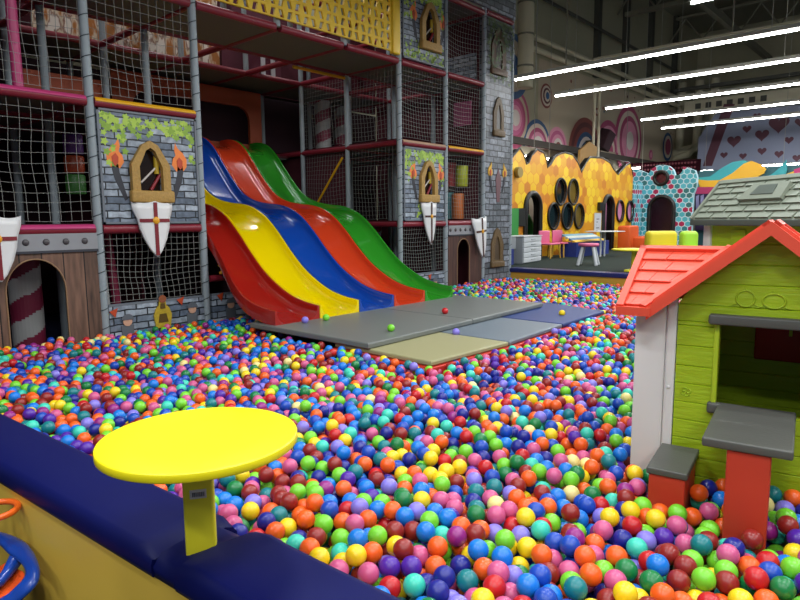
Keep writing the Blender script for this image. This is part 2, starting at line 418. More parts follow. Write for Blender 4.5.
# linear lamps
m_lamp = mat('lamp diffuser', 'ffffff', 0.5, emit=30); m_lampnear = mat('pit lamp diffuser', 'ffffff', 0.5, emit=9); m_lamphouse = mat('lamp housing', '9a9a90', 0.5)
def lamp(x, y, L, label, group=None, m=None):
    m = m or m_lamp
    t = thing('linear_lamp', label, 'lamp', (x, y, 5.06), 0, group)
    MB().box(x - 0.05, x + 0.05, y - L, y, 5.01, 5.09).build('housing', m_lamphouse, t)
    n = max(1, int(L // 1.5))
    for k in range(n):
        y1 = y - 0.02 - k * (L / n)
        MB().box(x - 0.017, x + 0.017, y1 - L / n + 0.03, y1, 4.965, 5.01, 0, 0.01).build('diffuser', m, t)
    for k in range(3 if L > 3 else 1):
        yy = y - 0.6 - k * (L - 1.2) / 2
        MB().tube([(x, yy, 5.09), (x, yy, 11.2)], 0.008, n=4).build('hanger_wire', m_lamphouse, t)
labs = ['second', 'third', 'fourth', 'fifth']
for (x, y), lb in zip(LAMP_ROWS, ['longest lit tube row crossing the top right, its end beside the stone tower', 'second lit tube row below the one that ends at the stone tower', 'middle of the five lit tube rows over the far deck', 'fourth lit tube row counted down from the roof', 'lowest lit tube row, just above the heart mural']):
    lamp(x, y, 11, lb)
lamp(10.8, 3.4, 1.3, 'short lit tube at the top edge above the long rows', None, m_lampnear)
for k in (1, 2): lamp(10.8, 3.3 - 2.9 * k, 1.2, 'short lit tube hanging over the ball pit', 'lamps over the pit', m_lampnear)
for x, y in TOP_FILL_ROWS:
    t = thing('linear_lamp', 'unseen lit tube row added above the castle to light its top level', 'lamp', (x, y, 7.05), 0, 'added fill lamps above the castle')
    MB().box(x - .05, x + .05, y - 3.2, y, 7.0, 7.08).build('housing', m_lamphouse, t); MB().box(x - .04, x + .04, y - 3.2, y, 6.96, 7.0).build('diffuser', m_lampnear, t); MB().tube([(x, y - 1.6, 7.08), (x, y - 1.6, 11.2)], .01, n=4).build('hanger_wire', m_lamphouse, t)
for x, y in NEAR_ROWS[1:]:
    for k in range(3): lamp(x, y - 2.9 * k, 1.2, 'short lit tube hanging over the ball pit', 'lamps over the pit', m_lampnear)  # out of view; the last row is added fill light for the pit wall
q = onY(650, 60, 8.0)
tray = tag(MB().box(13.66, 13.8, -3, 6.3, 5.13, 5.17).build('cable_tray', m_duct, loc=(13.8, 2, 5.3)), 'pale cable tray running just above the longest lamp row', 'cable tray')
for k in range(3):
    y = 7 - k * 3.5; MB().tube([(13.73, y, 5.17), (13.73, y, 9.6)], 0.015, n=6).build('hanger_rod', m_beam, tray)

# ================================================================ THE CASTLE CLIMBING FRAME
CY = 6.73; BX = [1.58, 2.79, 4.01, 5.22, 6.4, 7.58, 8.79, 9.96, 10.95]; DY = [6.73, 7.93, 9.13, 10.33]
LV = [1.55, 2.855, 4.10, 5.37]
m_pole = mat('grey foam pole', '8d979c', 0.55, bump=0.3, bscale=25); m_tie = mat('dark cable tie', '3a4348', 0.5)
m_maroon = mat('maroon vinyl', '7c1f2e', 0.4); m_pink = mat('pink vinyl', 'b8386e', 0.4); m_ybar = mat('yellow vinyl', 'e0a417', 0.4)
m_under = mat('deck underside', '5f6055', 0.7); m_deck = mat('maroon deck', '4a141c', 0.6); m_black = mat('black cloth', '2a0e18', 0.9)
m_orangebar = mat('orange vinyl', 'c8551c', 0.45)
fr = thing('climbing_frame', 'grey and maroon padded frame of the castle play structure', 'play structure', (4.0, CY, 0.23))
def pole(x, y, z0, z1, m=m_pole):
    b = MB().tube([(x, y, z0), (x, y, z1)], 0.043, n=14)
    if y == CY and z0 < 1:       # spiral of tie bands
        k = z0 + 0.2
        while k < z1:
            pts = [(x + 0.046 * math.cos(a), y + 0.046 * math.sin(a), k + 0.05 * a / PI) for a in [PI + PI * j / 8 for j in range(9)]]
            b.tube(pts, 0.005, 1, n=5); k += 0.2
    b.build('pole', [m, m_tie], fr)
for x in (1.58, 2.79, 4.01, 7.58, 8.79, 9.96): pole(x, CY, 0.23, 5.6)
pole(10.93, CY, 0.23, 5.6)
for x in (5.22, 6.4): pole(x, CY, 4.11, 5.6); pole(x, DY[1], 4.11, 5.6); pole(x, DY[2], 4.11, 5.6)
for x in (1.6, 2.81, 4.03, 7.58, 8.79, 9.96):
    for y in DY[1:]: pole(x, y, 0.23, 5.6)
pole(0.4, DY[1], 0.23, 5.6); 
MB().tube([(2.23, 7.0, 2.95), (2.22, 7.0, 5.4)], 0.05, n=14).build('slanted_pole', m_pink, fr)
def xbar(x0, x1, y, z, m, r=0.05, top=None):
    o = MB().tube([(x0 + 0.04, y, z), (x1 - 0.04, y, z)], r, n=14).build('padded_bar', m, fr)
    if top:
        b = MB(); rings = []
        for x in (x0 + 0.045, x1 - 0.045):
            rings.append([(x, y + (r + 0.006) * math.cos(a), z + (r + 0.006) * math.sin(a)) for a in [0.1 * PI + 0.85 * PI * k / 10 for k in range(11)]] + [(x, y + (r - .01) * math.cos(a), z + (r - .01) * math.sin(a)) for a in [0.1 * PI + 0.85 * PI * k / 10 for k in range(10, -1, -1)]])
        b.loft(rings).build('bar_cover', top, o)
def ybar(x, y0, y1, z, m=m_maroon, r=0.045): MB().tube([(x, y0, z), (x, y1, z)], r, n=12).build('padded_bar', m, fr)
TOPS = {(0, 1): m_pink, (1, 1): m_ybar, (6, 1): m_ybar, (0, 0): m_pink, (5, 1): mat('cream vinyl', 'b08a70', 0.5)}
for k, z in enumerate(LV):
    for i in range(7):
        if i in (2, 3, 4) and k < 2: continue
        xbar(BX[i], BX[i + 1], CY, z, m_maroon, 0.05, TOPS.get((i, k)))
xbar(9.96, 10.95, CY, 5.4, m_maroon)
xbar(4.03, 5.1, CY, 0.93, m_maroon, 0.04)
for z in LV:
    for x in BX[:8]:
        if x in (5.22, 6.4) and z < 4: continue
        ybar(x, DY[0] + 0.05, DY[1], z); ybar(x, DY[1], DY[2], z)
        if z > 2: ybar(x, DY[2], DY[3], z)
for y in DY[1:3]:
    for i in range(7):
        for z in LV[1:3]:
            if i in (2, 3, 4) and z < 3: continue
            xbar(BX[i], BX[i + 1], y, z, m_maroon, 0.045)
xbar(6.4, 7.58, 7.93, 4.02, m_ybar, 0.025)
def deck(x0, x1, y0, y1, z, u=m_under):
    b = MB(); b.box(x0, x1, y0, y1, z + 0.02, z + 0.06, 0); b.box(x0 + .03, x1 - .03, y0 + .03, y1 - .03, z - 0.01, z + 0.02, 1)
    b.build('deck', [m_deck, u], fr)
for x0, x1 in ((1.6, 2.81), (2.81, 4.03), (7.58, 8.79), (8.79, 9.96)):
    deck(x0, x1, 6.8, 9.1, 1.55, m_deck); deck(x0, x1, 6.8, 9.1, 2.86); deck(x0, x1, 9.13, 10.33, 2.86)
for i in range(7):
    deck(BX[i], BX[i + 1], 6.75, 7.9, 4.09); deck(BX[i], BX[i + 1], 9.15, 10.33, 4.09)
for i in range(5, 8): deck(BX[i], BX[min(i + 1, 8)], 6.75, 7.9, 5.38)
deck(4.03, 7.58, 9.55, 10.33, 2.78)
# diagonal brace seen through the net, right of the slides
MB().tube([(7.52, 8.0, 2.7), (7.52, 8.9, 1.7)], 0.02, n=8).build('brace', m_ybar, fr)

# closing cloth walls; the lower back one is dark backing added against light leaks
def cloth(x0, x1, y0, y1, z0, z1, m, label, cat='screen'):
    o = MB().box(x0, x1, y0, y1, z0, z1).build('screen_wall', m, loc=(x0, y0, z0)); tag(o, label, cat); return o
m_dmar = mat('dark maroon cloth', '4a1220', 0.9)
cloth(0.3, 10.9, 10.42, 10.5, 0.23, 4.05, m_black, 'dark backing sheet added to close the back of the lower castle levels')
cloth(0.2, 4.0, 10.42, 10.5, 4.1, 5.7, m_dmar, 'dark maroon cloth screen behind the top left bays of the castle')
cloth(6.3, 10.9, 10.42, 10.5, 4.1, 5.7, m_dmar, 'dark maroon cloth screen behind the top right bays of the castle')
cloth(0.15, 0.2, 6.8, 10.4, 0.23, 5.7, m_dmar, 'dark maroon cloth closing the left end of the castle')
for x, lab in ((7.66, 'dark maroon padded wall inside the right bays beside the slides'),):
    cloth(x, x + 0.03, 8.0, 10.3, 0.25, 2.8, m_dmar, lab)
cloth(3.8, 3.84, 7.95, 10.3, 0.25, 2.8, m_dmar, 'dark maroon padded wall inside the left bays beside the slides')
cloth(10.9, 10.93, 7.98, 10.4, .23, 5.6, m_dmar, 'dark maroon cloth closing the right end of the castle behind the tower')
cloth(9.975, 9.995, 6.85, 7.88, .25, 5.3, m_dmar, 'dark maroon padded sheet on the inner side of the stone tower')
# bright printed panel seen high at the back
m_bright = bpy.data.materials.new('bright printed panel'); m_bright.use_nodes = True
nt = m_bright.node_tree; tcn = N(nt, 'ShaderNodeTexCoord'); mpn = N(nt, 'ShaderNodeMapping'); mpn.inputs['Scale'].default_value = (3.2, 1, 1.1)
vn = N(nt, 'ShaderNodeTexNoise'); vn.inputs['Scale'].default_value = 2.2; vn.inputs['Detail'].default_value = 3
nt.links.new(tcn.outputs['Object'], mpn.inputs[0]); nt.links.new(mpn.outputs[0], vn.inputs['Vector'])
cc = ramp(nt, vn.outputs[0], [(0, '3a4f2a'), (0.42, 'b06a2a'), (0.5, 'd8c9b0'), (0.55, '8a5a48'), (0.6, 'e6dcd0')], 'LINEAR')
nt.links.new(cc, nt.nodes['Principled BSDF'].inputs['Base Color'])
cloth(3.3, 6.2, 9.6, 9.66, 4.17, 5.6, m_bright, 'brightly printed panel at the back of the top left level', 'panel')
st = thing('striped_screen', 'maroon panel with two white upright stripes behind the slide bay top level', 'panel', (6.9, 9.3, 4.15))
MB().box(6.25, 7.5, 9.6, 9.66, 4.17, 5.6).build('board', mat('wine board', '5a1c30', .7), st)
for x in (7.05, 7.27): MB().box(x, x + 0.08, 9.57, 9.60, 4.2, 4.9).build('stripe', mat('white stripe', 'c8c4c8', .6), st)

# orange arched frame at the slide entrance
of = MB(); r_ = 0.22
hole = [(4.35, 2.91), (6.36, 2.91)] + [(6.36 - r_ + r_ * math.cos(a), 3.52 - r_ + r_ * math.sin(a)) for a in [PI / 2 * k / 6 for k in range(7)]] + [(4.35 + r_ + r_ * math.cos(a), 3.52 - r_ + r_ * math.sin(a)) for a in [PI / 2 + PI / 2 * k / 6 for k in range(7)]]
sc_ = lambda L: [(a * 1.106, 1.62 + (c - 1.62) * 1.106) for a, c in L]
of.plate(XZ(9.98), sc_([(4.06, 2.76), (6.6, 2.76), (6.6, 3.78), (4.06, 3.78)]), [sc_(hole)], t1=0.06)
tag(of.build('entrance_arch', mat('orange board', '96401c', 0.55), loc=(5.9, 9.98, 2.9)), 'orange board with a wide rounded opening above the slides', 'arch')
tag(MB().box(2.85, 4.0, 9.2, 9.26, 3.1, 3.62).build('orange_barrier', mat('orange board', 'b4461c', 0.55), loc=(3.4, 9.2, 3.1)), 'orange board low behind the net over the stone window panel', 'barrier')

# yellow lattice barrier over the slides
m_lat = mat('yellow lattice', 'e8c022', 0.4)
lt = thing('lattice_barrier', 'yellow lattice barrier along the top level above the slides', 'barrier', (5.8, CY - 0.06, 4.16))
b = MB(); pz = 0.135; px_ = 0.135; nx = 24; nz = 10; xa = 4.08; za = 4.19
for i in range(nx):
    for j in range(nz):
        cx = xa + (i + .5) * px_; cz = za + (j + .5) * pz; o_ = 1 if (i + j) % 2 else -1
        out = [(cx - px_ / 2, cz - pz / 2), (cx + px_ / 2, cz - pz / 2), (cx + px_ / 2, cz + pz / 2), (cx - px_ / 2, cz + pz / 2)]
        k = 0.24; hh = 0.36
        inn = [(cx + px_ * (-k - .1 * o_), cz - pz * hh), (cx + px_ * (k - .1 * o_), cz - pz * hh), (cx + px_ * (k + .1 * o_), cz + pz * hh), (cx + px_ * (-k + .1 * o_), cz + pz * hh)]
        y0, y1 = CY - 0.09, CY - 0.06
        vs = [(a, y0, c) for a, c in out + inn] + [(a, y1, c) for a, c in inn + out]
        b.add(vs, [(q, (q + 1) % 4, (q + 1) % 4 + 4, q + 4) for q in range(4)] + [(q + 4, (q + 1) % 4 + 4, (q + 1) % 4 + 8, q + 8) for q in range(4)] + [(q + 8, (q + 1) % 4 + 8, (q + 1) % 4 + 12, q + 12) for q in range(4)])
b.build('lattice', m_lat, lt)
b = MB(); b.box(7.33, 7.5, CY - 0.12, CY - 0.03, 4.16, 5.6, 0, 0.02); b.build('end_post', m_lat, lt)
# colourful things glimpsed behind the lattice
for x, c, lab in () and ((4.3, 'b8b09a', 'pale upright banner behind the yellow lattice, next to its left end'), (5.0, '8a4a9a', 'purple upright banner behind the yellow lattice'), (5.7, 'c84a2a', 'red upright banner behind the yellow lattice'), (6.3, '3a4a8a', 'blue upright banner behind the yellow lattice'), (6.9, 'b06a2a', 'orange upright banner behind the yellow lattice')):
    tag(MB().box(x, x + 0.38, 9.3, 9.36, 4.2, 5.5).build('banner', mat('banner ' + c, c, .7, var=.3, bscale=5), loc=(x, 9.3, 4.2)), lab, 'banner')

# safety nets
m_net = mat('grey net cord', '84847f', 0.7); m_netred = mat('red net cord', '8a2a3c', 0.7)
def net(fn, w_, h_, pitch, label, m=m_net, group=None, loc=(0, 0, 0), r=0.0024, sag=0.03, seed=0):
    rg = random.Random(seed); b = MB(); n1 = max(2, round(w_ / pitch)); n2 = max(2, round(h_ / pitch))
    def P_(a, c):
        u_, v_ = a / w_, c / h_
        k = math.sin(PI * min(max(u_, 0), 1)) * math.sin(PI * min(max(v_, 0), 1))
        return fn(a + sag * 0.5 * k * math.sin(9 * v_ + seed), c - sag * 1.2 * math.sin(PI * u_) * (1 - abs(2 * v_ - 1)) + 0.006 * math.sin(7 * u_ + 5 * v_), sag * 1.5 * k)
    for i in range(n1 + 1):
        b.tube([P_(w_ * i / n1, h_ * j / 8) for j in range(9)], r, n=4, caps=False, smooth=False)
    for j in range(n2 + 1):
        b.tube([P_(w_ * i / 8, h_ * j / n2) for i in range(9)], r, n=4, caps=False, smooth=False)
    return tag(b.build('safety_net', m, loc=loc, fix=False), label, 'net', group)
def fnet(i, z0, z1, pitch, label, r=0.0024, m=m_net, y=CY + 0.01):
    x0, x1 = BX[i] + 0.05, BX[i + 1] - 0.05
    return net(lambda a, c, t: (x0 + a, y + t, z0 + c), x1 - x0, z1 - z0, pitch, label, m, None, (x0, y, z0), r, seed=i)
fnet(0, 1.64, 2.83, 0.098, 'net of the second level bay at the left edge, over the wooden arch')
fnet(0, 2.95, 4.06, 0.098, 'net of the third level bay at the left edge, behind it a slanted pink pole')
fnet(1, 0.76, 1.52, 0.068, 'net below the stone panel with the torches, above the knight wall')
fnet(1, 2.95, 4.06, 0.09, 'net over the stone window panel left of the slides')
fnet(5, 0.76, 1.52, 0.065, 'net right of the green slide above the low stone wall')
fnet(5, 2.95, 4.06, 0.07, 'net between the two stacked stone window panels right of the slides')
fnet(6, 1.64, 2.83, 0.075, 'net over the arch beside the stone tower, second level')
fnet(6, 2.95, 4.06, 0.07, 'net beside the stone tower on its third level')
fnet(6, 4.16, 5.32, 0.075, 'net beside the stone tower on the top level')
def snet(x, y0, y1, z0, z1, pitch, label, m=m_net):
    return net(lambda a, c, t: (x - t, y0 + a, z0 + c), y1 - y0, z1 - z0, pitch, label, m, None, (x, y0, z0), 0.0021, seed=3)
snet(7.58, 6.8, 7.88, 2.95, 4.06, 0.075, 'side net facing the slides, third level, by the front pole')
snet(7.58, 7.98, 9.08, 2.95, 4.06, 0.075, 'side net facing the slides, third level, towards the back')
snet(7.58, 6.8, 7.88, 1.64, 2.83, 0.075, 'side net facing the slides, second level, by the front pole')
snet(7.58, 7.98, 9.08, 1.64, 2.83, 0.075, 'side net facing the slides, second level, towards the back')

# stone panels with windows, torches, ivy
m_stone = brick_mat('printed stone', '5c6878', 'a9b3be', '1c2026', 1.0, 0.25, 0.074, 0.009)
m_stone_dark = brick_mat('printed stone tower', '54595f', '9096a0', '1e2126', 1.0, 0.26, 0.11, 0.012)
m_gold = mat('gold stone surround', 'a88442', 0.6, bump=0.8, bscale=30, var=0.3)
m_flame = mat('flame orange', 'ef8236', 0.5, var=0.2, bscale=12); m_flame2 = mat('flame red', 'b8431f', 0.5)
m_charc = mat('charcoal print', '33343c', 0.6); m_ivy = mat('ivy green', '86a83c', 0.6, var=0.25, bscale=25); m_ivy2 = mat('ivy light green', 'a9c64e', 0.6)
m_glassd = mat('dark window', '20140f', 0.12, var=0.6, bscale=6); m_greyedge = mat('grey edging', '6a7078', 0.5)
def gable(cx, z0, w_, h_, sh): return [(cx - w_ / 2, z0), (cx + w_ / 2, z0), (cx + w_ / 2, z0 + sh), (cx + w_ * .2, z0 + h_ * 0.93), (cx, z0 + h_), (cx - w_ * .2, z0 + h_ * 0.93), (cx - w_ / 2, z0 + sh)]
def torch(par, x, z, s, y, flip=1):
    b = MB(); fl = [(0, 0), (.05, -.02), (.10, .05), (.085, .12), (.05, .16), (.065, .22), (.05, .30), (.02, .24), (-.04, .19), (-.085, .12), (-.08, .04), (-.04, -.01)]
    b.plate(XZ(y - .012), [(x + flip * a * s, z + c * s) for a, c in fl], t1=0.01); o = b.build('torch_flame', m_flame, par)
    b = MB(); fl2 = [(0, .0), (.035, .04), (.04, .1), (.01, .14), (-.03, .1), (-.025, .04)]
    b.plate(XZ(y - .018), [(x + flip * a * s, z + c * s) for a, c in fl2], t1=0.006); b.build('flame_core', m_flame2, o)
    b = MB(); h = [(-.03, .05), (.035, .03), (.045, -.06), (.12, -.34), (.085, -.36), (-.01, -.14), (-.035, -.03)]
    b.plate(XZ(y - .012), [(x + flip * a * s, z + c * s) for a, c in h], t1=0.008); b.build('torch_handle', m_charc, par)
def leaf(b, x, z, r, y, mi, rg):
    a0 = rg.uniform(0, 6.28); L = []
    for k in range(10):
        a = a0 + 2 * PI * k / 10; q = r * (1 if k % 2 == 0 else 0.55); L.append((x + q * math.cos(a), y, z + q * math.sin(a)))
    b.add(L, [tuple(range(10))], mi)
def stone_panel(x0, x1, z0, z1, wx, wz, ww, wh, label, seed, ivy_low=False, s=1.0, torches=True, tz=None, white=False):
    y = CY - 0.02
    t = thing('stone_screen', label, 'panel', ((x0 + x1) / 2, y, z0))
    inner = gable(wx, wz + 0.08, ww * .6, wh * .76, wh * .44)
    MB().plate(XZ(y - .01), [(x0, z0), (x1, z0), (x1, z1), (x0, z1)], [inner], t1=0.03).build('stone_sheet', m_stone, t)
    b = MB()
    for c in ((x0, x1, z1 - .022, z1), (x0, x1, z0, z0 + .022), (x0, x0 + .022, z0, z1), (x1 - .022, x1, z0, z1)): b.box(c[0], c[1], y - .025, y - .008, c[2], c[3])
    b.build('edging', m_greyedge, t)
    b = MB(); outer = gable(wx, wz, ww, wh, wh * .6)
    b.plate(XZ(y - .07), outer, [inner], t1=0.06, side=0); b.build('window_surround', m_gold, t)
    b = MB(); b.box(wx - ww * .56, wx + ww * .56, y - .10, y - .012, wz - 0.02, wz + .11, 0, .02); b.build('window_ledge', m_gold, t)
    b = MB(); b.plate(XZ(y + .03), scl(inner, (wx, wz + wh * .5), 1.05), t1=0.01); pn = b.build('window_pane', m_glassd, t)
    b = MB(); b.tube([(wx - .09 * s, y + .01, wz + .2 * s), (wx + .1 * s, y + .01, wz + .38 * s)], .012 * s, n=6); b.tube([(wx + .02 * s, y + .01, wz + .12 * s), (wx + .14 * s, y + .01, wz + .3 * s)], .02 * s, 1, n=6)
    b.tube([(wx + .1 * s, y + .015, wz + .3 * s), (wx + .1 * s, y + .015, wz + .5 * s)], .03 * s, 2, n=6)
    b.build('window_picture', [mat('pale print', 'c8c0b8', .4), mat('red print', '8a2028', .4), mat('yellow print', 'b89a20', .4)], pn)
    if torches:
        torch(t, wx - ww * .85, wz + wh * .55 if tz is None else tz, s, y, 1); torch(t, wx + ww * .85, wz + wh * .55 if tz is None else tz, s, y, -1)
    rg = random.Random(seed); b = MB()
    ww_ = x1 - x0
    for k in range(120):
        u_ = rg.random(); dep = 0.08 + 0.12 * abs(math.sin(u_ * 9 + seed)) + (0.38 if u_ < .12 or u_ > .93 else 0)
        if .17 < u_ < .24: dep += .3
        x = x0 + .04 + u_ * (ww_ - .08); z = z1 - .06 - rg.random() ** 1.2 * dep
        leaf(b, x, z, rg.uniform(.03, .048), y - .013 - .0004 * k / 150, k % 2, rg)
    if ivy_low:
        for k in range(90):
            u_ = rg.random(); x = x0 + .04 + u_ * (ww_ - .08); z = z0 + .04 + rg.random() ** 1.5 * .3
            leaf(b, x, z, rg.uniform(.02, .036), y - .0134, k % 2, rg)
    else:
        for k in range(8): leaf(b, x0 + ww_ * .35 + rg.uniform(-.05, .05), z0 + rg.uniform(.03, .3), .03, y - .0134, 1, rg)
    iv = b.build('ivy', [m_ivy, m_ivy2], t, fix=False)
    return t
w1 = onY(151, 200, CY); 
stone_panel(2.835, 3.965, 1.605, 2.80, 3.37, 1.855, 0.44, 0.65, 'grey stone panel with gold arched window and two torches, left of the slides', 1)
stone_panel(7.64, 8.74, 1.605, 2.80, 8.25, 1.93, 0.44, 0.68, 'grey stone panel with gold window and torches, right of the green slide', 2)
stone_panel(7.64, 8.74, 4.17, 5.32, 8.30, 4.40, 0.46, 0.74, 'grey stone panel with gold window high at the top level', 3, True)
# shields
m_white = mat('white shield', 'dcdcdc', 0.35); m_cross = mat('dark red cross', '7a1a26', 0.45); m_boss = mat('gold boss', 'e0a020', 0.35)
def shield(x, z, w_, h_, y, label, cm=m_cross, tilt=0.0):
    """curved shield; (x, z) is the middle of its top edge"""
    t = thing('shield', label, 'shield', (x, y, z))
    L = [(-.5, .0), (-.3, -.035), (0, -.01), (.3, -.035), (.5, .0), (.485, -.14), (.40, -.30), (.36, -.48), (.27, -.68), (.13, -.88), (0, -1.0), (-.13, -.88), (-.27, -.68), (-.36, -.48), (-.40, -.30), (-.485, -.14)]
    ct, sn = math.cos(tilt), math.sin(tilt)
    def fn(a, c, tt):
        X_, Z_ = a * w_, c * h_
        return (x + X_ * ct - Z_ * sn, y - .10 + 0.5 * (X_ ** 2) / w_ + tt, z + X_ * sn + Z_ * ct)
    b = MB(); P0 = L; n = len(L)
    front = [fn(a, c, 0) for a, c in L]; back = [fn(a, c, .03) for a, c in L]
    cf = fn(0, -.35, 0); cb_ = fn(0, -.35, .03)
    # strip surface: left-right rows so the sheet really curves
    rows = [0, -.14, -.30, -.48, -.68, -.88, -.985]; half = [.5, .485, .40, .36, .27, .13, .02]
    rings = []
    vs = []; fs = []; K = 8
    for side, tt in ((0, 0), (1, .03)):
        for r_i, (c, hw) in enumerate(zip(rows, half)):
            for k in range(K + 1):
                a = -hw + 2 * hw * k / K; cc_ = c - (.035 * math.sin(PI * abs(a) / .5) if r_i == 0 else 0)
                vs.append(fn(a, cc_, tt))
    W_ = K + 1; Rn = len(rows)
    for r_i in range(Rn - 1):
        for k in range(K):
            a = r_i * W_ + k; fs.append((a, a + 1, a + 1 + W_, a + W_)); q = a + Rn * W_; fs.append((q, q + W_, q + 1 + W_, q + 1))
    edge = [k for k in range(K + 1)] + [r * W_ + K for r in range(1, Rn)] + [(Rn - 1) * W_ + k for k in range(K - 1, -1, -1)] + [r * W_ for r in range(Rn - 2, 0, -1)]
    for i in range(len(edge)): a, c = edge[i], edge[(i + 1) % len(edge)]; fs.append((a, c, c + Rn * W_, a + Rn * W_))
    b.add(vs, fs, 0, True); b.build('shield_face', m_white, t)
    b = MB()
    def strip(pts, wd, vert):
        vs = []; 
        for a, c in pts:
            if vert: vs += [fn(a - wd, c, -.008), fn(a + wd, c, -.008)]
            else: vs += [fn(a, c - wd, -.008), fn(a, c + wd, -.008)]
        vs2 = [(p_[0], p_[1] + .007, p_[2]) for p_ in vs]; n_ = len(vs)
        f_ = [(2 * i, 2 * i + 1, 2 * i + 3, 2 * i + 2) for i in range(len(pts) - 1)]
        f_ += [(2 * i, 2 * i + 2, 2 * i + 2 + n_, 2 * i + n_) for i in range(len(pts) - 1)] + [(2 * i + 1, 2 * i + 3, 2 * i + 3 + n_, 2 * i + 1 + n_) for i in range(len(pts) - 1)]
        b.add(vs + vs2, f_, 0)
    strip([(0, -.02 - .94 * k / 8) for k in range(9)], .045, True)
    strip([(-.37 + .74 * k / 8, -.34) for k in range(9)], .045 * w_ / h_ * .9, False)
    b.build('cross', cm, t)
    b = MB(); c0 = fn(0, -.34, -.008); b.sphere(c0, .026 * w_ / .3, sc=(1, .35, 1)); b.build('boss', m_boss, t)
p1_ = onY(153.5, 201, CY - .1)
shield(3.365, 1.85, 0.47, 0.62, CY - .03, 'white shield with a red cross hung below the window left of the slides')
shield(1.82, 1.69, 0.46, 0.62, CY - .03, 'white shield with a red cross cut by the left edge of the photo')
shield(8.24, 1.92, 0.40, 0.72, CY - .03, 'white shield with a dark cross hung right of the green slide, below the window', mat('brown cross', '4a2c26', .5), 0.0)
shield(9.72, 1.66, 0.46, 0.78, CY - .05, 'white shield hung askew beside the wooden arch by the stone tower', mat('brown cross', '4a2c26', .5), 0.08)

# timber arch fronts with studded strip
m_wood = wood_mat('printed boards', '2a1d18', '7d5c4a', '140e0c', 0.2)
m_wood2 = wood_mat('printed dark boards', '2a1a17', '57382e', '130b0a', 0.2)
m_gatestrip = mat('grey studded strip', '8b8c90', 0.5, var=.1, bscale=8)
def timber(x0, x1, ax0, ax1, az1, label, wm, nb=6):
    y = CY - .02; t = thing('castle_gate', label, 'panel', ((x0 + x1) / 2, y, .3))
    ho = arch(ax0, ax1, .3, az1, rise=(ax1 - ax0) / 2 * 1.15)
    a_ = [(x0, .3), (ax0, .3)] + list(reversed(ho[2:])) + [(ax1, .3), (x1, .3), (x1, 1.34), (x0, 1.34)]
    MB().plate(XZ(y), a_, t1=.03).build('boards', wm, t)
    MB().box(x0, x1, y - .015, y + .03, 1.35, 1.52).build('strip', m_gatestrip, t)
    MB().box(x0, x1, y - .02, y + .03, 1.325, 1.35).build('strip_edge', m_charc, t)
    for k in range(nb):
        xx = x0 + (k + .3) * (x1 - x0) / nb; b = MB(); b.sphere((xx, y - .015, 1.435), .033, sc=(1, .6, 1), seg=12, rg=6); b.build('stud', mat('dark stud', '4b474a', .4), t)
    b = MB(); bb = ho[2:]; rings = []
    b.tube([(a, y - .002, c) for a, c in [(ax1, .3)] + bb + [(ax0, .3)]], .008, n=6); b.build('arch_trim', mat('worn wood trim', '8a6a4c', .6), t)
    return t
timber(1.66, 2.76, 1.88, 2.42, 1.27, 'wooden arch front with a studded grey strip at the left of the castle', m_wood, 6)
timber(8.85, 9.91, 9.12, 9.50, 1.27, 'dark wooden arch front with studded strip between green slide and stone tower', m_wood2, 7)

# low stone walls with printed knights
m_gold2 = mat('gold armour', 'b59a2e', .4, var=.4, bscale=30); m_skin = mat('printed skin', 'c79a80', .6); m_helm = mat('printed helmet', '5c6168', .5)
def kwall(x0, x1, z1, label, figs, y=CY - .02):
    t = thing('low_stone_wall', label, 'wall panel', ((x0 + x1) / 2, y, .3))
    MB().box(x0, x1, y, y + .05, .26, z1).build('stone_sheet', m_stone, t)
    MB().box(x0, x1, y - .006, y + .056, z1, z1 + .02).build('edging', m_greyedge, t)
    for fx, fz, kind in figs:
        if kind == 'gold':
            b = MB()
            b.plate(XZ(y - .02), [(fx + a * .72, fz + c * .8) for a, c in ((-.12, -.2), (.12, -.2), (.15, -.02), (.11, .08), (.06, .12), (.05, .2), (0, .24), (-.05, .2), (-.06, .12), (-.11, .08), (-.15, -.02))], t1=.018); f_ = b.build('armour_print', m_gold2, t)
            b = MB(); b.plate(XZ(y - .026), circ(fx, fz + .17, .045, 14), t1=.006); b.build('plume', mat('rust plume', '8a4a2a', .6), f_)
            b = MB(); b.plate(XZ(y - .026), [(fx - .03, fz + .06), (fx + .03, fz + .06), (fx + .025, fz + .12), (fx - .025, fz + .12)], t1=.006); b.plate(XZ(y - .024), [(fx - .06, fz - .1), (fx + .06, fz - .1), (fx + .04, fz + .0), (fx - .04, fz + .0)], t1=.004); b.build('armour_joints', mat('dark gold', '5a4412', .5), f_)
            b = MB(); b.plate(XZ(y - .027), circ(fx, fz + .175, .02, 8), t1=.006); b.build('plume_tip', mat('rust plume', '8a4a2a', .6), f_)
        else:
            b = MB(); b.plate(XZ(y - .014), [(fx - .06, fz - .2), (fx + .06, fz - .2), (fx + .07, fz - .05), (fx - .07, fz - .05)], t1=.012); f_ = b.build('knight_print', m_helm, t)
            b = MB(); b.plate(XZ(y - .020), circ(fx, fz - .01, .05, 16), t1=.006); b.build('face', m_skin, f_)
            b = MB(); b.plate(XZ(y - .026), circ(fx, fz + .01, .068, 12, .065, 0, PI) , t1=.006); b.build('helmet', m_helm, f_)
            b = MB(); b.plate(XZ(y - .018), [(fx - .19, fz + .12), (fx - .1, fz + .15), (fx - .13, fz + .05)], t1=.006); b.build('pennant', m_flame2, f_)
kwall(2.835, 3.965, .72, 'low grey stone wall printed with two small knights and a gold suit of armour', [(3.02, .55, 'k'), (3.43, .58, 'gold'), (3.80, .60, 'k')])
kwall(4.08, 5.0, .72, 'low grey stone wall with a small printed knight beside the red slide', [(4.33, .60, 'k')])
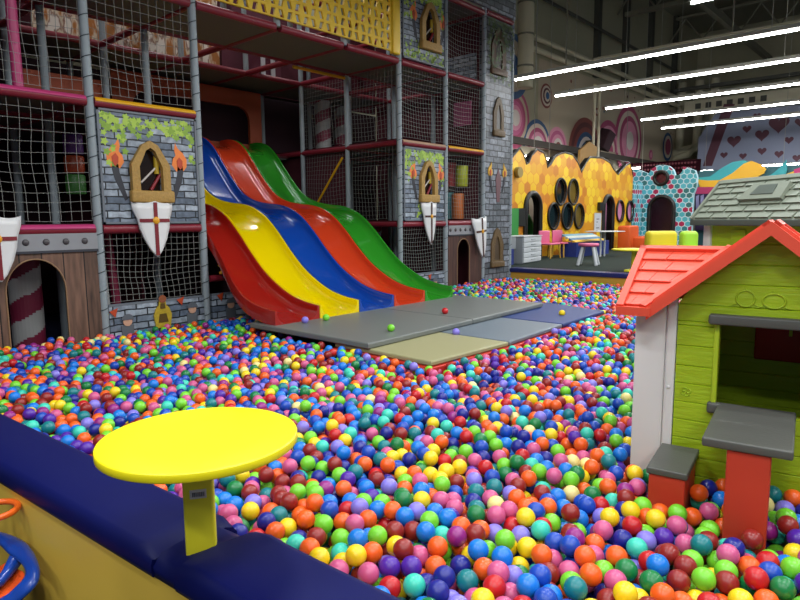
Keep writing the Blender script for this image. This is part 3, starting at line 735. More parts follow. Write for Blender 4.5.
kwall(7.64, 8.74, .70, 'low grey stone wall partly hidden behind the end of the green slide', [(7.95, .55, 'k'), (8.45, .54, 'k')])
# bead sprig by the slide
bs = thing('bead_sprig', 'sprig of small yellow beads behind the edge of the red slide', 'toy', (4.22, 6.66, .93))
MB().tube([(4.22, 6.66, .93), (4.23, 6.66, 1.02), (4.19, 6.66, 1.16)], .008, n=5).build('stalk', m_charc, bs)
for a, c in ((4.14, 1.17), (4.17, 1.09), (4.24, 1.03), (4.18, 1.0)): MB().sphere((a, 6.65, c), .022, seg=10, rg=6).build('bead', m_boss, bs)

# stone tower at the right end
tw = thing('stone_tower', 'tall grey stone tower forming the right end of the castle', 'tower', (10.45, CY + .5, .23))
MB().box(10.0, 10.89, CY - .02, CY + 1.2, .23, 5.34).build('tower_body', m_stone_dark, tw)
MB().box(7.62, 10.95, CY - .06, CY - .0, 5.46, 6.2).build('battlement', m_stone_dark, tw)
yt = CY - .02
def twin(cx, z0, w_, h_, m1, m2):
    b = MB(); b.plate(XZ(yt - .03), gable(cx, z0, w_, h_, h_ * .6), [gable(cx, z0 + .12, w_ * .45, h_ * .62, h_ * .36)], t1=.03); o = b.build('window_surround', m1, tw)
    b = MB(); b.plate(XZ(yt - .012), gable(cx, z0 + .1, w_ * .5, h_ * .68, h_ * .4), t1=.01); b.build('window_pane', m2, o)
    b = MB(); b.box(cx - w_ * .55, cx + w_ * .55, yt - .06, yt - .001, z0 - .02, z0 + .09, 0, .015); b.build('window_ledge', m1, o)
twin(10.42, .70, .42, .75, mat('tan surround', '5f4a2a', .6, bump=.8, bscale=25, var=.3), mat('tan window', '4a3a28', .5))
twin(10.42, 3.22, .36, .72, mat('tan surround', '7d6238', .6), mat('grey window', '53504c', .4))
twin(10.4, 4.35, .5, .85, mat('brown surround', '5a4028', .6, var=.3, bscale=20), mat('brown window', '33241c', .5))
m_flame = mat('tower flame yellow', 'd8a82a', .5, var=.3, bscale=12); torch(tw, 10.16, 2.45, .85, yt, 1); torch(tw, 10.68, 2.45, .85, yt, -1)
b = MB(); b.plate(XZ(yt - .01), [(10.4, 1.95), (10.5, 1.95), (10.55, 2.4), (10.45, 2.6), (10.36, 2.4)], t1=.008); b.build('print', mat('grey red print', '6e4a50', .5), tw)
b = MB(); rg = random.Random(9)
for k in range(220):
    leaf(b, 10.02 + rg.random() * .86, 5.3 - rg.random() ** 1.3 * 1.1, rg.uniform(.025, .045), yt - .0335 - .0001 * k, k % 2, rg)
b.build('ivy', [mat('dark ivy', '3e5226', .6), mat('dim ivy', '4c6430', .6)], tw, fix=False)

# soft things inside the bays
m_sw = mat('candy white', 'a8a8a6', .5); m_sm = mat('candy maroon', '7a1c3a', .5)
def candy(x, y, z0, z1, r, label, seg=.22, lean=0):
    """upright roll with slanting stripes"""
    b = MB(); n = 28; nzz = 60
    for i in range(nzz):
        for k in range(n):
            za_, zb_ = z0 + (z1 - z0) * i / nzz, z0 + (z1 - z0) * (i + 1) / nzz
            a0, a1 = 2 * PI * k / n, 2 * PI * (k + 1) / n
            ph = ((za_ - z0) / seg - a0 / (2 * PI) * 1.0) % 1.0
            b.add([(x + r * math.cos(a) + lean * (zq - z0), y + r * math.sin(a), zq) for a, zq in ((a0, za_), (a1, za_), (a1, zb_), (a0, zb_))], [(0, 1, 2, 3)], 0 if ph < .5 else 1, True)
    return tag(b.build('striped_column', [m_sm, m_sw], loc=(x, y, z0), fix=False), label, 'column')
candy(2.29, 7.5, .3, 1.5, .16, 'maroon and white striped padded column inside the left wooden arch', .46)
candy(8.35, 8.3, .3, 1.5, .2, 'striped padded column behind the net right of the green slide', .4, .15)
candy(8.6, 9.7, 2.95, 4.0, .16, 'striped padded column behind the upper side net', .4)
candy(9.3, 9.9, 2.95, 4.0, .16, 'second striped padded column behind the upper side net, nearer the tower', .4)
def roller(x, y, zs, cols, r, label):
    t = thing('stacked_roller', label, 'roller', (x, y, zs[0]))
    for z0, z1, c in zip(zs[:-1], zs[1:], cols):
        b = MB(); b.lathe([(r * .9, z0 + .01), (r, z0 + .03), (r, z1 - .03), (r * .9, z1 - .01)], x, y); b.build('roller_ring', mat('roller ' + c, c, .45), t)
roller(3.05, 7.9, (1.95, 2.2, 2.42, 2.68), ('3f7a35', 'a8401c', '5a2a78'), .11, 'purple, orange and green stacked roller behind the left net')
def at_x(px, py, X_=9.78): q = onX(px, py, X_); return q[1], q[2]
roller(9.84, at_x(460, 175)[0], (at_x(460, 187)[1], at_x(460, 165)[1]), ('b8c030',), .12, 'yellow green padded roller behind the net beside the tower')
roller(9.84, at_x(449, 175)[0], (at_x(449, 187)[1], at_x(449, 162)[1]), ('b83030',), .12, 'red padded roller behind the net beside the tower')
roller(9.84, at_x(456, 205)[0], (1.62, at_x(456, 193)[1]), ('d0702e',), .12, 'orange padded roller on the second level beside the tower')
roller(9.86, at_x(447, 205)[0], (1.62, at_x(447, 192)[1]), ('3a8f98',), .10, 'teal padded roller on the second level beside the tower')
roller(3.3, 7.6, (.3, .62), ('8a2448',), .2, 'pink padded roller lying behind the net over the knight wall')
tag(MB().tube([(2.98, 7.1, .3), (2.93, 7.1, 1.5)], .05, n=12).build('slanted_post', m_sw, loc=(2.98, 7.1, .3)), 'pale slanted post behind the net over the knight wall', 'post')
tag(MB().tube([(3.2, 7.3, .3), (3.12, 7.3, 1.5)], .05, n=12).build('slanted_post', m_sm, loc=(3.2, 7.3, .3)), 'maroon slanted post behind the net over the knight wall', 'post')
tag(MB().box(9.93, 9.96, at_x(466, 112)[0], at_x(449, 112)[0], at_x(457, 125)[1], at_x(457, 101)[1]).build('striped_cloth', mat('pink striped print', 'b0507a', .6, var=.6, bscale=4, stretch=(1, 1, .2)), loc=(9.93, 7.3, 3.2)), 'pink and violet printed cloth behind the net beside the tower', 'cloth')
tag(MB().box(9.93, 9.965, 6.9, 7.85, 4.2, 4.7).build('inner_stone_wall', m_stone, loc=(9.93, 7.3, 4.2)), 'dim stone panel inside the top level beside the tower', 'panel')

# ================================================================ THE WAVE SLIDES
PROF = [(9.95, 3.06), (9.7, 3.06), (9.45, 3.0), (9.22, 2.85), (9.0, 2.62), (8.76, 2.36), (8.55, 2.16), (8.35, 2.03), (8.1, 1.94), (7.8, 1.89), (7.5, 1.86), (7.25, 1.80), (7.0, 1.68), (6.75, 1.48), (6.5, 1.24), (6.25, 1.03), (6.0, .88), (5.75, .77), (5.5, .71), (5.24, .68)]
def smooth_path(P, n):
    out = []
    for i in range(len(P) - 1):
        p0 = P[max(i - 1, 0)]; p1 = P[i]; p2 = P[i + 1]; p3 = P[min(i + 2, len(P) - 1)]
        for k in range(n):
            t = k / n
            out.append(tuple(0.5 * ((2 * p1[j]) + (-p0[j] + p2[j]) * t + (2 * p0[j] - 5 * p1[j] + 4 * p2[j] - p3[j]) * t * t + (-p0[j] + 3 * p1[j] - 3 * p2[j] + p3[j]) * t ** 3) for j in (0, 1)))
    out.append(P[-1]); return out
PP = smooth_path(PROF, 4)
def slide(x0, c, label):
    hw = .305; cx = x0 + .311
    t = thing('wave_slide', label, 'slide', (cx, 5.24, .54), 0, 'wave slides side by side')
    dp_ = .145; r = .12; thk = .022
    sec = [(-hw, -dp_ - .02), (-hw, -.008), (-hw + .008, 0), (-hw + thk, 0), (-hw + thk + .006, -.008)]
    for k in range(1, 9):
        a = PI * k / 16; sec.append((-hw + thk + .006 + r * (1 - math.cos(a)), -.02 - (dp_ - .02) * math.sin(a)))
    sec = sec + [(-x, z) for x, z in reversed(sec)]
    rings = []
    for i, (y, z) in enumerate(PP):
        sh = 0.0
        if x0 < 3.95: q = min(1, max(0, (y - 5.7) / .95)); sh = .17 * q * q * (3 - 2 * q)
        rings.append([(cx + a + sh * (hw - a) / (2 * hw), y, z + d) for a, d in sec])
    b = MB(); b.loft(rings, 0, True, False, closed=False)
    # underside skin closes the shell
    und = [[(rings[i_][0][0], y, z - dp_ - .02), (cx + hw, y, z - dp_ - .02)] for i_, (y, z) in enumerate(PP)]
    b.loft(und, 0, True, False, closed=False)
    n = len(sec)
    for ring in (rings[0], rings[-1]):
        half = n // 2
        for k in range(5, n - 6):     # end lip between bed and underside
            pass
        b.add(ring, [tuple(range(n))], 0)
    bed = b.build('slide_bed', c, t, fix=False)
    return t
SL = [('red', '9a1a12', 'glossy dark red wave slide, the nearest and leftmost of five'), ('yellow', 'e8cc00', 'glossy yellow wave slide between the red and the blue one'), ('blue', '0f429e', 'glossy blue wave slide in the middle of the five'), ('orange', 'c83c1c', 'glossy orange red wave slide between the blue and the green one'), ('green', '2a8a22', 'glossy green wave slide, the farthest from the camera')]
for k, (nm, c, lab) in enumerate(SL):
    slide(3.91 + .622 * k, mat('slide ' + nm, c, .13, coat=.6), lab)

# ================================================================ MATS AT THE SLIDES
def slab(name, poly, z0, z1, m, label, cat='mat', bev=.012, edge=None):
    """padded mat with softened rim"""
    c = (sum(p[0] for p in poly) / len(poly), sum(p[1] for p in poly) / len(poly)); b = MB(); rings = []
    for z, k in ((z0, bev), (z0 + bev, 0), (z1 - bev, 0), (z1 - bev * .3, bev * .35), (z1, bev * 1.2)):
        ring = []
        for x, y in poly:
            d = math.hypot(x - c[0], y - c[1]); f = 1 - k * 1.4 / d; ring.append((c[0] + (x - c[0]) * f, c[1] + (y - c[1]) * f, z))
        rings.append(ring)
    b.loft(rings, 0, False, True)
    return tag(b.build(name, m, loc=(c[0], c[1], z0)), label, cat)
m_mgrey = mat('grey mat vinyl', '6a6e6b', .4, bump=.12, bscale=3); m_mblue = mat('blue mat vinyl', '12306c', .5, bump=.1, bscale=3)
m_mbeige = mat('beige mat vinyl', '9a966f', .4, bump=.12, bscale=3); m_mgrey2 = mat('dull blue grey mat vinyl', '65707a', .45, bump=.12, bscale=3); m_mred = mat('red mat edge', 'b5261a', .45)
slab('landing_mat', [(3.86, 3.82), (5.55, 3.87), (5.55, 5.66), (3.86, 5.62)], .472, .530, m_mgrey, 'large grey padded landing mat under the ends of the red, yellow and blue slides')
slab('landing_mat', [(5.56, 3.87), (7.22, 3.93), (7.22, 5.66), (5.56, 5.66)], .472, .530, m_mgrey, 'large grey padded landing mat under the ends of the orange and green slides')
slab('folding_mat', [(3.86, 3.10), (4.96, 3.05), (4.96, 4.30), (3.90, 4.30)], .425, .471, m_mbeige, 'beige floor mat sticking out in front of the grey landing mat')
slab('folding_mat', [(4.98, 3.05), (6.18, 3.12), (6.18, 4.30), (4.98, 4.30)], .425, .471, m_mgrey2, 'dull blue grey floor mat between the beige and the blue mat')
slab('folding_mat', [(6.20, 3.12), (7.42, 3.18), (7.75, 4.30), (6.20, 4.30)], .425, .471, m_mblue, 'blue floor mat at the right end of the mats')
slab('base_mat', [(3.84, 3.07), (4.95, 3.015), (7.44, 3.13), (7.78, 4.3), (3.84, 4.3)], .34, .424, m_mred, 'red edged mat showing as a thin line under the lower mats')

# ================================================================ THE BALLS
RB = 0.0382
BALLC = {'r': ('8e2420', 'dark red'), 'R': ('c01c22', 'bright red'), 'o': ('f0601c', 'orange'), 'y': ('f2d01e', 'yellow'), 'g': ('78d032', 'lime green'),
         'G': ('167a40', 'deep green'), 't': ('157a80', 'teal'), 'a': ('3ccbb0', 'turquoise'), 'l': ('8478d8', 'lilac'), 'p': ('cc5888', 'pink'),
         'b': ('1478d8', 'sky blue'), 'B': ('1848b0', 'royal blue'), 'n': ('1c2488', 'navy blue'), 'v': ('50249c', 'violet'), 'm': ('90247c', 'magenta'), 'c': ('f0dc8c', 'cream')}
KEYS = list(BALLC)
def ball_mat(k):
    m = mat('ball ' + BALLC[k][1], BALLC[k][0], .32)
    b = m.node_tree.nodes['Principled BSDF']; b.inputs['Subsurface Weight'].default_value = .0
    return m
BMATS = [ball_mat(k) for k in KEYS]
WEI = dict(r=11, R=5.5, o=14, y=7.5, g=12, G=6, t=6, a=5, l=5, p=11, b=11, B=10, n=8, v=4, m=3, c=.9)
PADX = lambda y: 1.213 - .066 * y        # pit side of the padded rim
HO = np.array([3.04, .94]); Hth = math.radians(278.4); Hu = np.array([math.cos(Hth), math.sin(Hth)]); Hv = np.array([-Hu[1], Hu[0]])
GE = np.array([5.88, 1.75]); Gd = math.radians(50.9 + 180); Gu = np.array([math.cos(Gd), math.sin(Gd)]); Gv = np.array([-Gu[1], Gu[0]])
def blocked(x, y, r=RB):
    if x < PADX(y) + r or x > 10.88 - r: return True
    if 3.86 - r < x < 7.5 + r and 3.02 - .9 * r + .06 * abs(x - 4.95) * (2 if x < 4.95 else 1) < y < 4.35: 
        if x < 7.46 + (y - 3.1) * .25 + r: return True
    if 3.86 - .8 * r < x < 7.22 + .8 * r and 3.8 - r < y < 5.68 + r: return True
    if y > 6.68 - r:
        if 1.92 + r < x < 2.38 - r and y < 8.2: return (x - 2.29) ** 2 + (y - 7.5) ** 2 < (.17 + r) ** 2
        if 9.16 + r < x < 9.46 - r and y < 7.6: return False
        return True
    p = np.array([x, y]) - HO; a, c = p @ Hu, p @ Hv
    if -.22 - r < a < 1.0 + r and -.03 - r < c < .85 + r: return True
    if LEG[0] - r < a < LEG[1] + r and LEG[2] - r < c < LEG[3] + r: return True
    if STO[0] - r < a < STO[1] + r and STO[2] - r < c < STO[3] + r: return True
    p = np.array([x, y]) - GE; a, c = p @ Gu, p @ Gv
    if .05 - r < a < 1.7 + r and .08 - r < c < .9: return True
    return False
def to_h(x, y): p = np.array([x, y]) - HO; return float(p @ Hu), float(p @ Hv)
_l = [to_h(*onZ(px, py, .42)[:2]) for px, py in ((723, 521), (764, 542))]; _t = [to_h(*onZ(px, py, .76)[:2]) for px, py in ((725, 452), (770, 459.5))]
LEG = (0.278, 0.428, -.52, -.42)
STO = (-.035, .120, -.375, -.05)
print('LEG', _l, _t, 'STO', [to_h(*onZ(px, py, .54)[:2]) for px, py in ((668, 448), (700, 452), (685, 477.5), (647, 468))], 'LEDGE', [to_h(*onZ(px, py, .79)[:2]) for px, py in ((722, 407), (701.6, 437), (794, 450.5))])

def surface(x, y):      # gentle heaps in the pit
    if y > 6.75: return .40 - (y - 6.75) * .5
    near = max(3.84 - x, x - 7.6, 3.03 - y, 0)
    return .425 + (.004 if near < .10 and 2.8 < y < 5.7 and x < 7.9 else 0) + .018 * math.sin(1.7 * x + .6) * math.cos(1.3 * y) + .012 * math.sin(3.1 * x + 2.2 * y) + .012 * math.sin(11 * x + 3 * y) * math.sin(9 * y - 4 * x)
def drop_balls():
    rg = random.Random(11); cell = 2 * RB; grid = {}; out = []
    def near(x, y):
        i, j = int(x / cell), int(math.floor(y / cell)); res = []
        for a in (i - 1, i, i + 1):
            for c in (j - 1, j, j + 1):
                res += grid.get((a, c), ())
        return res
    def rest(x, y):
        z = .23 + RB + .0
        for bx, by, bz in near(x, y):
            d2 = (bx - x) ** 2 + (by - y) ** 2
            if d2 < 4 * RB * RB:
                q = bz + math.sqrt(4 * RB * RB - d2)
                if q > z: z = q
        return z
    regions = []
    xs, ys = np.arange(1.0, 10.88, cell * .62), np.arange(-1.1, 6.7, cell * .62)
    base = [(x, y) for x in xs for y in ys if y > .13 * x - .5 - (.9 if x < 5.6 else 0)]
    base += [(x, y) for x in np.arange(1.95, 2.36, .06) for y in np.arange(6.72, 8.2, .06)] + [(x, y) for x in np.arange(9.2, 9.44, .06) for y in np.arange(6.72, 7.6, .06)]
    for pas in range(3):
        rg.shuffle(base)
        for x0, y0 in base:
            x = x0 + rg.uniform(-.03, .03); y = y0 + rg.uniform(-.03, .03)
            if blocked(x, y): continue
            z = rest(x, y); st = RB
            for k in range(9):
                a = rg.uniform(0, 2 * PI); nx, ny = x + st * math.cos(a), y + st * math.sin(a)
                if blocked(nx, ny): continue
                q = rest(nx, ny)
                if q < z: x, y, z = nx, ny, q
                else: st *= .8
            if z > surface(x, y): continue
            grid.setdefault((int(x / cell), int(math.floor(y / cell))), []).append((x, y, z)); out.append((x, y, z))
    return np.array(out)
BALLS = drop_balls()
# keep the balls that can be seen from anywhere above: nothing right on top of them
def uncovered(P):
    cell = 2 * RB; g = {}
    for i, (x, y, z) in enumerate(P): g.setdefault((int(x / cell), int(math.floor(y / cell))), []).append(i)
    keep = np.ones(len(P), bool); lvl = np.zeros(len(P))
    for i, (x, y, z) in enumerate(P):
        n = 0
        a, c = int(x / cell), int(math.floor(y / cell))
        for u_ in (a - 1, a, a + 1):
            for v_ in (c - 1, c, c + 1):
                for j in g.get((u_, v_), ()):
                    if P[j][2] > z + RB * .8 and (P[j][0] - x) ** 2 + (P[j][1] - y) ** 2 < (1.7 * RB) ** 2: n += 1
        if n >= 4: keep[i] = False
        lvl[i] = n
    return keep, lvl
keep, lvl = uncovered(BALLS)
BALLS = BALLS[keep]; lvl = lvl[keep]
rgc = random.Random(5)
ks = [k for k in KEYS for _ in range(int(WEI[k] * 10))]
BC = [rgc.choice(ks) for _ in BALLS]
# colours of the balls nearest the camera, read off the photograph (where, which colour)
ANN = """620 440 155,262o 240,272g 298,307o 325,330g 358,362r 430,330p 473,385r 222,325p 202,345v 292,372t 223,395p 143,315y 70,325R 50,292y 72,388a 98,422l 145,395r 178,440b 260,460g 308,437a 350,410p 418,460g 507,468o 570,400g 608,455g 650,400y 605,337r 580,272g 645,285g 595,215t 365,105B 328,72p 290,185o 355,190n 40,125y 62,197p 50,160o 20,222r 75,235g 55,255o 102,282n 20,350n 35,467G 115,470R 80,510r 158,525G 185,475o 225,510r 290,500g 345,472p 372,520r 335,550l 278,572y 195,572o 110,575y 40,560y 25,520p 15,535y 435,555o 500,540R 445,510g 588,520B 640,565G 370,585o 450,590y 535,590o 30,435o 348,290p 298,255r 350,155r 420,415n 10,390R 30,590r 110,360g 635,250l 600,180r 325,125l 265,225G 330,228g 280,135t 645,210o
440 440 62,512n 160,500o 245,530l 198,575R 285,580p 330,510b 258,460b 340,462b 370,550B 148,418b 222,420g 305,420y 348,405o 283,362l 182,327o 115,370r 80,300o 60,345m 170,258t 228,260c 218,292p 283,280o 285,318R 345,250o 375,345a 432,340g 390,372B 412,250o 478,302r 475,238b 520,275B 578,312r 578,260R 650,305y 635,265a 605,390o 632,465g 560,470o 480,450G 512,422B 515,490B 440,487r 402,447p 420,418t 460,395m 530,390o 478,360o 588,415p 460,552t 460,525p 410,510r 545,530r 615,495R 650,530y 610,530o 545,575B 650,575r 600,565p 462,590p 368,590B 115,555t 12,560n 50,580l 115,592y 45,450g 15,415o 60,395n 215,385g 182,175t 280,220o 105,190o 222,200p 382,195r 345,180o 450,205b 485,190c 418,160p 300,125r 258,148p 235,120G 185,112R 137,132b 50,115y 360,145g 48,162r 170,60n 115,48n 225,65p 400,55n 120,90p 480,100b 525,90c 610,130p 575,195G 590,222g 600,175g 650,170o 640,210G 580,100o 505,148g 450,140b 540,22o 190,28g 540,235o 45,245p 10,355a 300,100G 250,15b 60,25n 395,300B 630,360p 555,360m
280 440 98,318o 180,340g 30,340y 40,258r 122,275o 30,195r 108,60r 38,78p 102,125g 155,112g 170,145n 222,155g 215,105r 297,150t 400,155n 268,95o 405,92o 160,240b 220,242n 330,280o 265,330p 375,205y 373,235g 325,193b 95,178g 410,262o 472,295b 545,307g 610,300b 540,218y 482,165g 440,345r 390,365g 427,392y 322,365b 335,415o 388,438v 280,405y 250,390g 150,402o 195,395a 222,420y 105,385r 498,427p 505,488v 438,460r 410,502R 510,538a 440,545r 300,482p 225,450p 275,450a 350,485r 588,568n 655,505n 570,462o 605,415o 640,457g 568,387b 588,355a 650,400B 655,345m 500,365r 585,510n 650,580l 512,575o 495,395v 412,300t 370,335R 478,258l 435,215G 480,235g 545,270b 605,260p 648,245p 650,120y 570,85y 500,105o 190,70n 165,18v 400,45p 240,52b 310,240g 300,295l 595,160y 535,190b"""
ANN2 = "250,330l 360,332o 222,195y 250,248r 352,213g 293,200g 440,262r 420,215r 525,238g 540,165g 465,190n 530,425o 462,340r 425,375t 305,390n 272,418y 370,415o 435,450y 560,365o 545,335p 445,480a 320,300p 215,395p 150,322b 110,318b 185,300G 145,240t 108,215o 155,190g 395,165o 385,120b 450,100p 545,80r 475,150r 335,140r 515,290B 135,280B 365,265t"
def parse_ann():
    out = []
    for line in ANN.splitlines():
        w_ = line.split(); ox, oy = float(w_[0]), float(w_[1])
        for t in w_[2:]: a, c = t[:-1].split(','); out.append((ox + float(a) / 3.75, oy + float(c) / 3.75, t[-1]))
    for t in ANN2.split(): a, c = t[:-1].split(','); out.append((200 + float(a) / 5, 440 + float(c) / 5, t[-1]))
    return out
PX = np.array([proj(p) for p in BALLS])
# which balls really show from the camera: nothing nearer on the same sight line
def visible(idx):
    res = []
    d = BALLS - EYEP; L = np.linalg.norm(d, axis=1); D_ = d / L[:, None]
    for i in idx:
        tgt = BALLS[i] + np.array([0, 0, RB * .55]) - D_[i] * RB * .6; v = tgt - EYEP; n_ = np.linalg.norm(v); v = v / n_
        t = d @ v; near = (t > 0) & (t < n_ - RB * .3) & (L < L[i]) ; near[i] = False
        q = np.sqrt(np.maximum(L ** 2 - t ** 2, 0)); c = near & (q < RB * .96)
        res.append(not c.any())
    return np.array(res)
inf = (PX[:, 0] > -8) & (PX[:, 0] < 808) & (PX[:, 1] < 608) & (PX[:, 2] > 0)
order = np.argsort(PX[:, 2]); cand = [i for i in order if inf[i]]
def hid(i):     # behind the table, post, house furniture or under the rim
    x, y = PX[i][0], PX[i][1]
    if ((x - 195) / 98) ** 2 + ((y - 441) / 31) ** 2 < 1: return True
    if 187 < x < 216 and 470 < y < 550: return True
    if 723 < x < 768 and 400 < y < 520 and to_h(*BALLS[i][:2])[1] > -.42: return True
    if 702 < x < 794 and 400 < y < 450: return True
    if 640 < x < 690 and 448 < y < 500 and to_h(*BALLS[i][:2])[1] > -.3: return True
    return False
cand = [i for i in cand if not hid(i) and i is not None][:1500]
vis = visible(cand); cand = [i for i, v in zip(cand, vis) if v]
used = set(); C2 = np.array([PX[i][:2] for i in cand])
for x, y, k in parse_ann():
    d = np.hypot(C2[:, 0] - x, C2[:, 1] - y)
    for j in np.argsort(d)[:3]:
        if cand[j] not in used and d[j] < 16: BC[cand[j]] = k; used.add(cand[j]); break
NEAR = cand[:300]
zones = []
def zone(i):
    x, y, z = BALLS[i]; a, c = to_h(x, y); px, py = PX[i][0], PX[i][1]
    if x < PADX(y) + .13:
        return 'against the blue padded rim' + (' behind the round table post' if px < 260 else ' in the bottom part of the photo')
    if -.05 < a < .34 and c > -.42: return 'between the stool and the counter leg of the red roofed house'
    if a >= .34 and c > -.6: return 'beside the counter leg, on its right'
    if a < -.05 and c > -.4: return 'left of the red stool by the white corner of the house'
    if px > 640 and py < 545: return 'just in front of the red stool and the counter leg'
    if px > 640: return 'in the bottom right corner of the photo'
    if px > 540 and py < 520: return 'left of the red stool, a little farther out in the pit'
    if px > 540: return 'at the bottom edge, left of the bottom right corner'
    if px > 440: return 'at the bottom edge, right of the middle' if py > 530 else 'in the open pit below the middle'
    if px > 330: return 'near the rim at the bottom middle'
    return 'in the near pit just right of the round table'
m_sphere = {}
def sphere_mesh(seg, rg):
    b = MB(); b.sphere((0, 0, 0), RB, 0, seg, rg); return b
def ball_mesh(k, seg=24, rgn=12):
    b = sphere_mesh(seg, rgn); me = bpy.data.meshes.new('pit_ball'); me.from_pydata(b.v, [], b.f); me.polygons.foreach_set('use_smooth', [True] * len(b.f)); me.materials.append(ball_mat(k)); me.update(); return me
BM = {k: ball_mesh(k) for k in KEYS}
rgb_ = random.Random(2)
for i in NEAR:
    k = BC[i]; o = bpy.data.objects.new('pit_ball', BM[k]); COL.objects.link(o); o.location = BALLS[i]; zn = zone(i)
    o.rotation_euler = (rgb_.uniform(0, 3), rgb_.uniform(0, 3), 0)
    tag(o, '%s plastic ball %s' % (BALLC[k][1], zn), 'ball', '%s balls %s' % (BALLC[k][1], zn))
nearset = set(NEAR)
rest_i = [i for i in range(len(BALLS)) if i not in nearset]
# all the other balls: one uncountable mass
def mass(idx):
    V = []; Fq = []; FM = []; off = 0; Vn = 0
    tmpl = {}
    for lod, (sg, rn) in enumerate(((18, 9), (12, 7), (8, 5))):
        b = MB(); 
        prof = [(RB * math.sin(PI * q / rn), -RB * math.cos(PI * q / rn)) for q in range(rn + 1)]
        vs = [(0, 0, -RB)]; 
        for r, z in prof[1:-1]: vs += [(r * math.cos(2 * PI * k / sg), r * math.sin(2 * PI * k / sg), z) for k in range(sg)]
        vs.append((0, 0, RB)); fs = []
        for k in range(sg): fs.append((0, 1 + (k + 1) % sg, 1 + k, 1 + k)[:3])
        for q in range(rn - 2):
            for k in range(sg): a = 1 + q * sg + k; c = 1 + q * sg + (k + 1) % sg; fs.append((a, c, c + sg)); fs.append((a, c + sg, a + sg))
        last = 1 + (rn - 2) * sg; top = len(vs) - 1
        for k in range(sg): fs.append((last + k, last + (k + 1) % sg, top))
        tmpl[lod] = (np.array(vs), np.array(fs))
    dist = np.linalg.norm(BALLS - EYEP, axis=1)
    for i in idx:
        lod = 0 if dist[i] < 3.6 else (1 if dist[i] < 6.5 else 2)
        vs, fs = tmpl[lod]; V.append(vs + BALLS[i] - np.array([5, 3, .3])); Fq.append(fs + off); off += len(vs); FM.append(np.full(len(fs), KEYS.index(BC[i])))
    V = np.concatenate(V); Fq = np.concatenate(Fq); FM = np.concatenate(FM)
    me = bpy.data.meshes.new('pit_balls'); me.vertices.add(len(V)); me.vertices.foreach_set('co', V.ravel())
    me.loops.add(len(Fq) * 3); me.loops.foreach_set('vertex_index', Fq.ravel().astype(np.int32))
    me.polygons.add(len(Fq)); me.polygons.foreach_set('loop_start', np.arange(len(Fq), dtype=np.int32) * 3); me.polygons.foreach_set('loop_total', np.full(len(Fq), 3, np.int32))
    for m_ in BMATS: me.materials.append(m_)
    me.polygons.foreach_set('material_index', FM.astype(np.int32)); me.polygons.foreach_set('use_smooth', np.ones(len(Fq), bool)); me.update(calc_edges=True)
    o = bpy.data.objects.new('pit_balls', me); COL.objects.link(o); o.location = (5, 3, .3)
    return tag(o, 'mass of mixed coloured plastic balls filling the pit beyond the nearest ones', 'balls', None, 'stuff')
mass(rest_i)
print('balls', len(BALLS), 'near', len(NEAR), 'ann used', len(used))
# stray balls lying on the mats
for px, py, zc, k, lab in ((391, 328, .525, 'g', 'lime green plastic ball alone on the grey landing mat'), (445, 311, .525, 'R', 'red plastic ball on the right part of the grey landing mat'),
                           (456, 332, .455, 'l', 'lilac plastic ball on the lower mat at the edge of the grey one'), (562, 313, .455, 'y', 'yellow plastic ball on the blue floor mat'),
                           (305, 320, .525, 'l', 'lilac plastic ball at the foot of the red slide'), (326, 317.5, .525, 'g', 'lime green plastic ball at the foot of the yellow slide')):
    q = onZ(px, py, zc + RB)
    o = bpy.data.objects.new('pit_ball', BM[k]); COL.objects.link(o); o.location = (q[0], min(q[1], 5.18) if 'foot' in lab else q[1], zc + RB); tag(o, lab, 'ball')

# ================================================================ PADDED RIM, ROUND TABLE, RIDE-ON
m_rim = mat('blue rim vinyl', '030b4a', .5, spec=.2, bump=.04, bscale=4)
CX = lambda y: .935 - .074 * y
TB = (0.935, 1.665)
def rim(y0, y1, label, bulge0=0, bulge1=0):
    b = MB(); rings = []; n = 40
    for i in range(n + 1):
        t = i / n; y = y0 + (y1 - y0) * t
        xa, xb = CX(y), PADX(y) + .012
        e = min(t, 1 - t) * abs(y1 - y0)
        dip = 0.02 * (1 - min(1, e / .04)) ** 2
        top = .625 - dip + bulge0 * math.exp(-abs(y - y0) / .16)
        # drawn in round the table post
        dd = y - TB[1]
        r = []
        for x, z in ((xa + .004, .545), (xa, .56), (xa, .585), (xa + .005, .604), (xa + .016, top - .006), (xa + .034, top), (xa + .12, top + .004), ((xa + xb) / 2, top + .006), (xb - .10, top + .004), (xb - .04, top), (xb - .014, top - .01), (xb, top - .03), (xb, .545)):
            dx = x - TB[0]; q = math.exp(-(dx * dx + dd * dd) / .006); w_ = .008 * math.sin(26 * dx + 34 * abs(dd)) * math.exp(-(dx * dx + dd * dd) / .03)
            r.append((x, y, z - (.008 * q - w_ * .8 if z > .6 else 0)))
        rings.append(r)
    b.loft(rings, 0, True, True, closed=True)
    return tag(b.build('padded_rim', m_rim, loc=((CX(y1) + PADX(y1)) / 2, (y0 + y1) / 2, .545)), label, 'padding')
rim(5.9, 3.9, 'navy padded rim section running out of the left side of the photo')
rim(3.897, 1.74, 'long navy padded rim section behind the yellow round table')
rim(1.62, -1.4, 'navy padded rim section in front of the table post, bottom middle', .022)
b = MB(); 
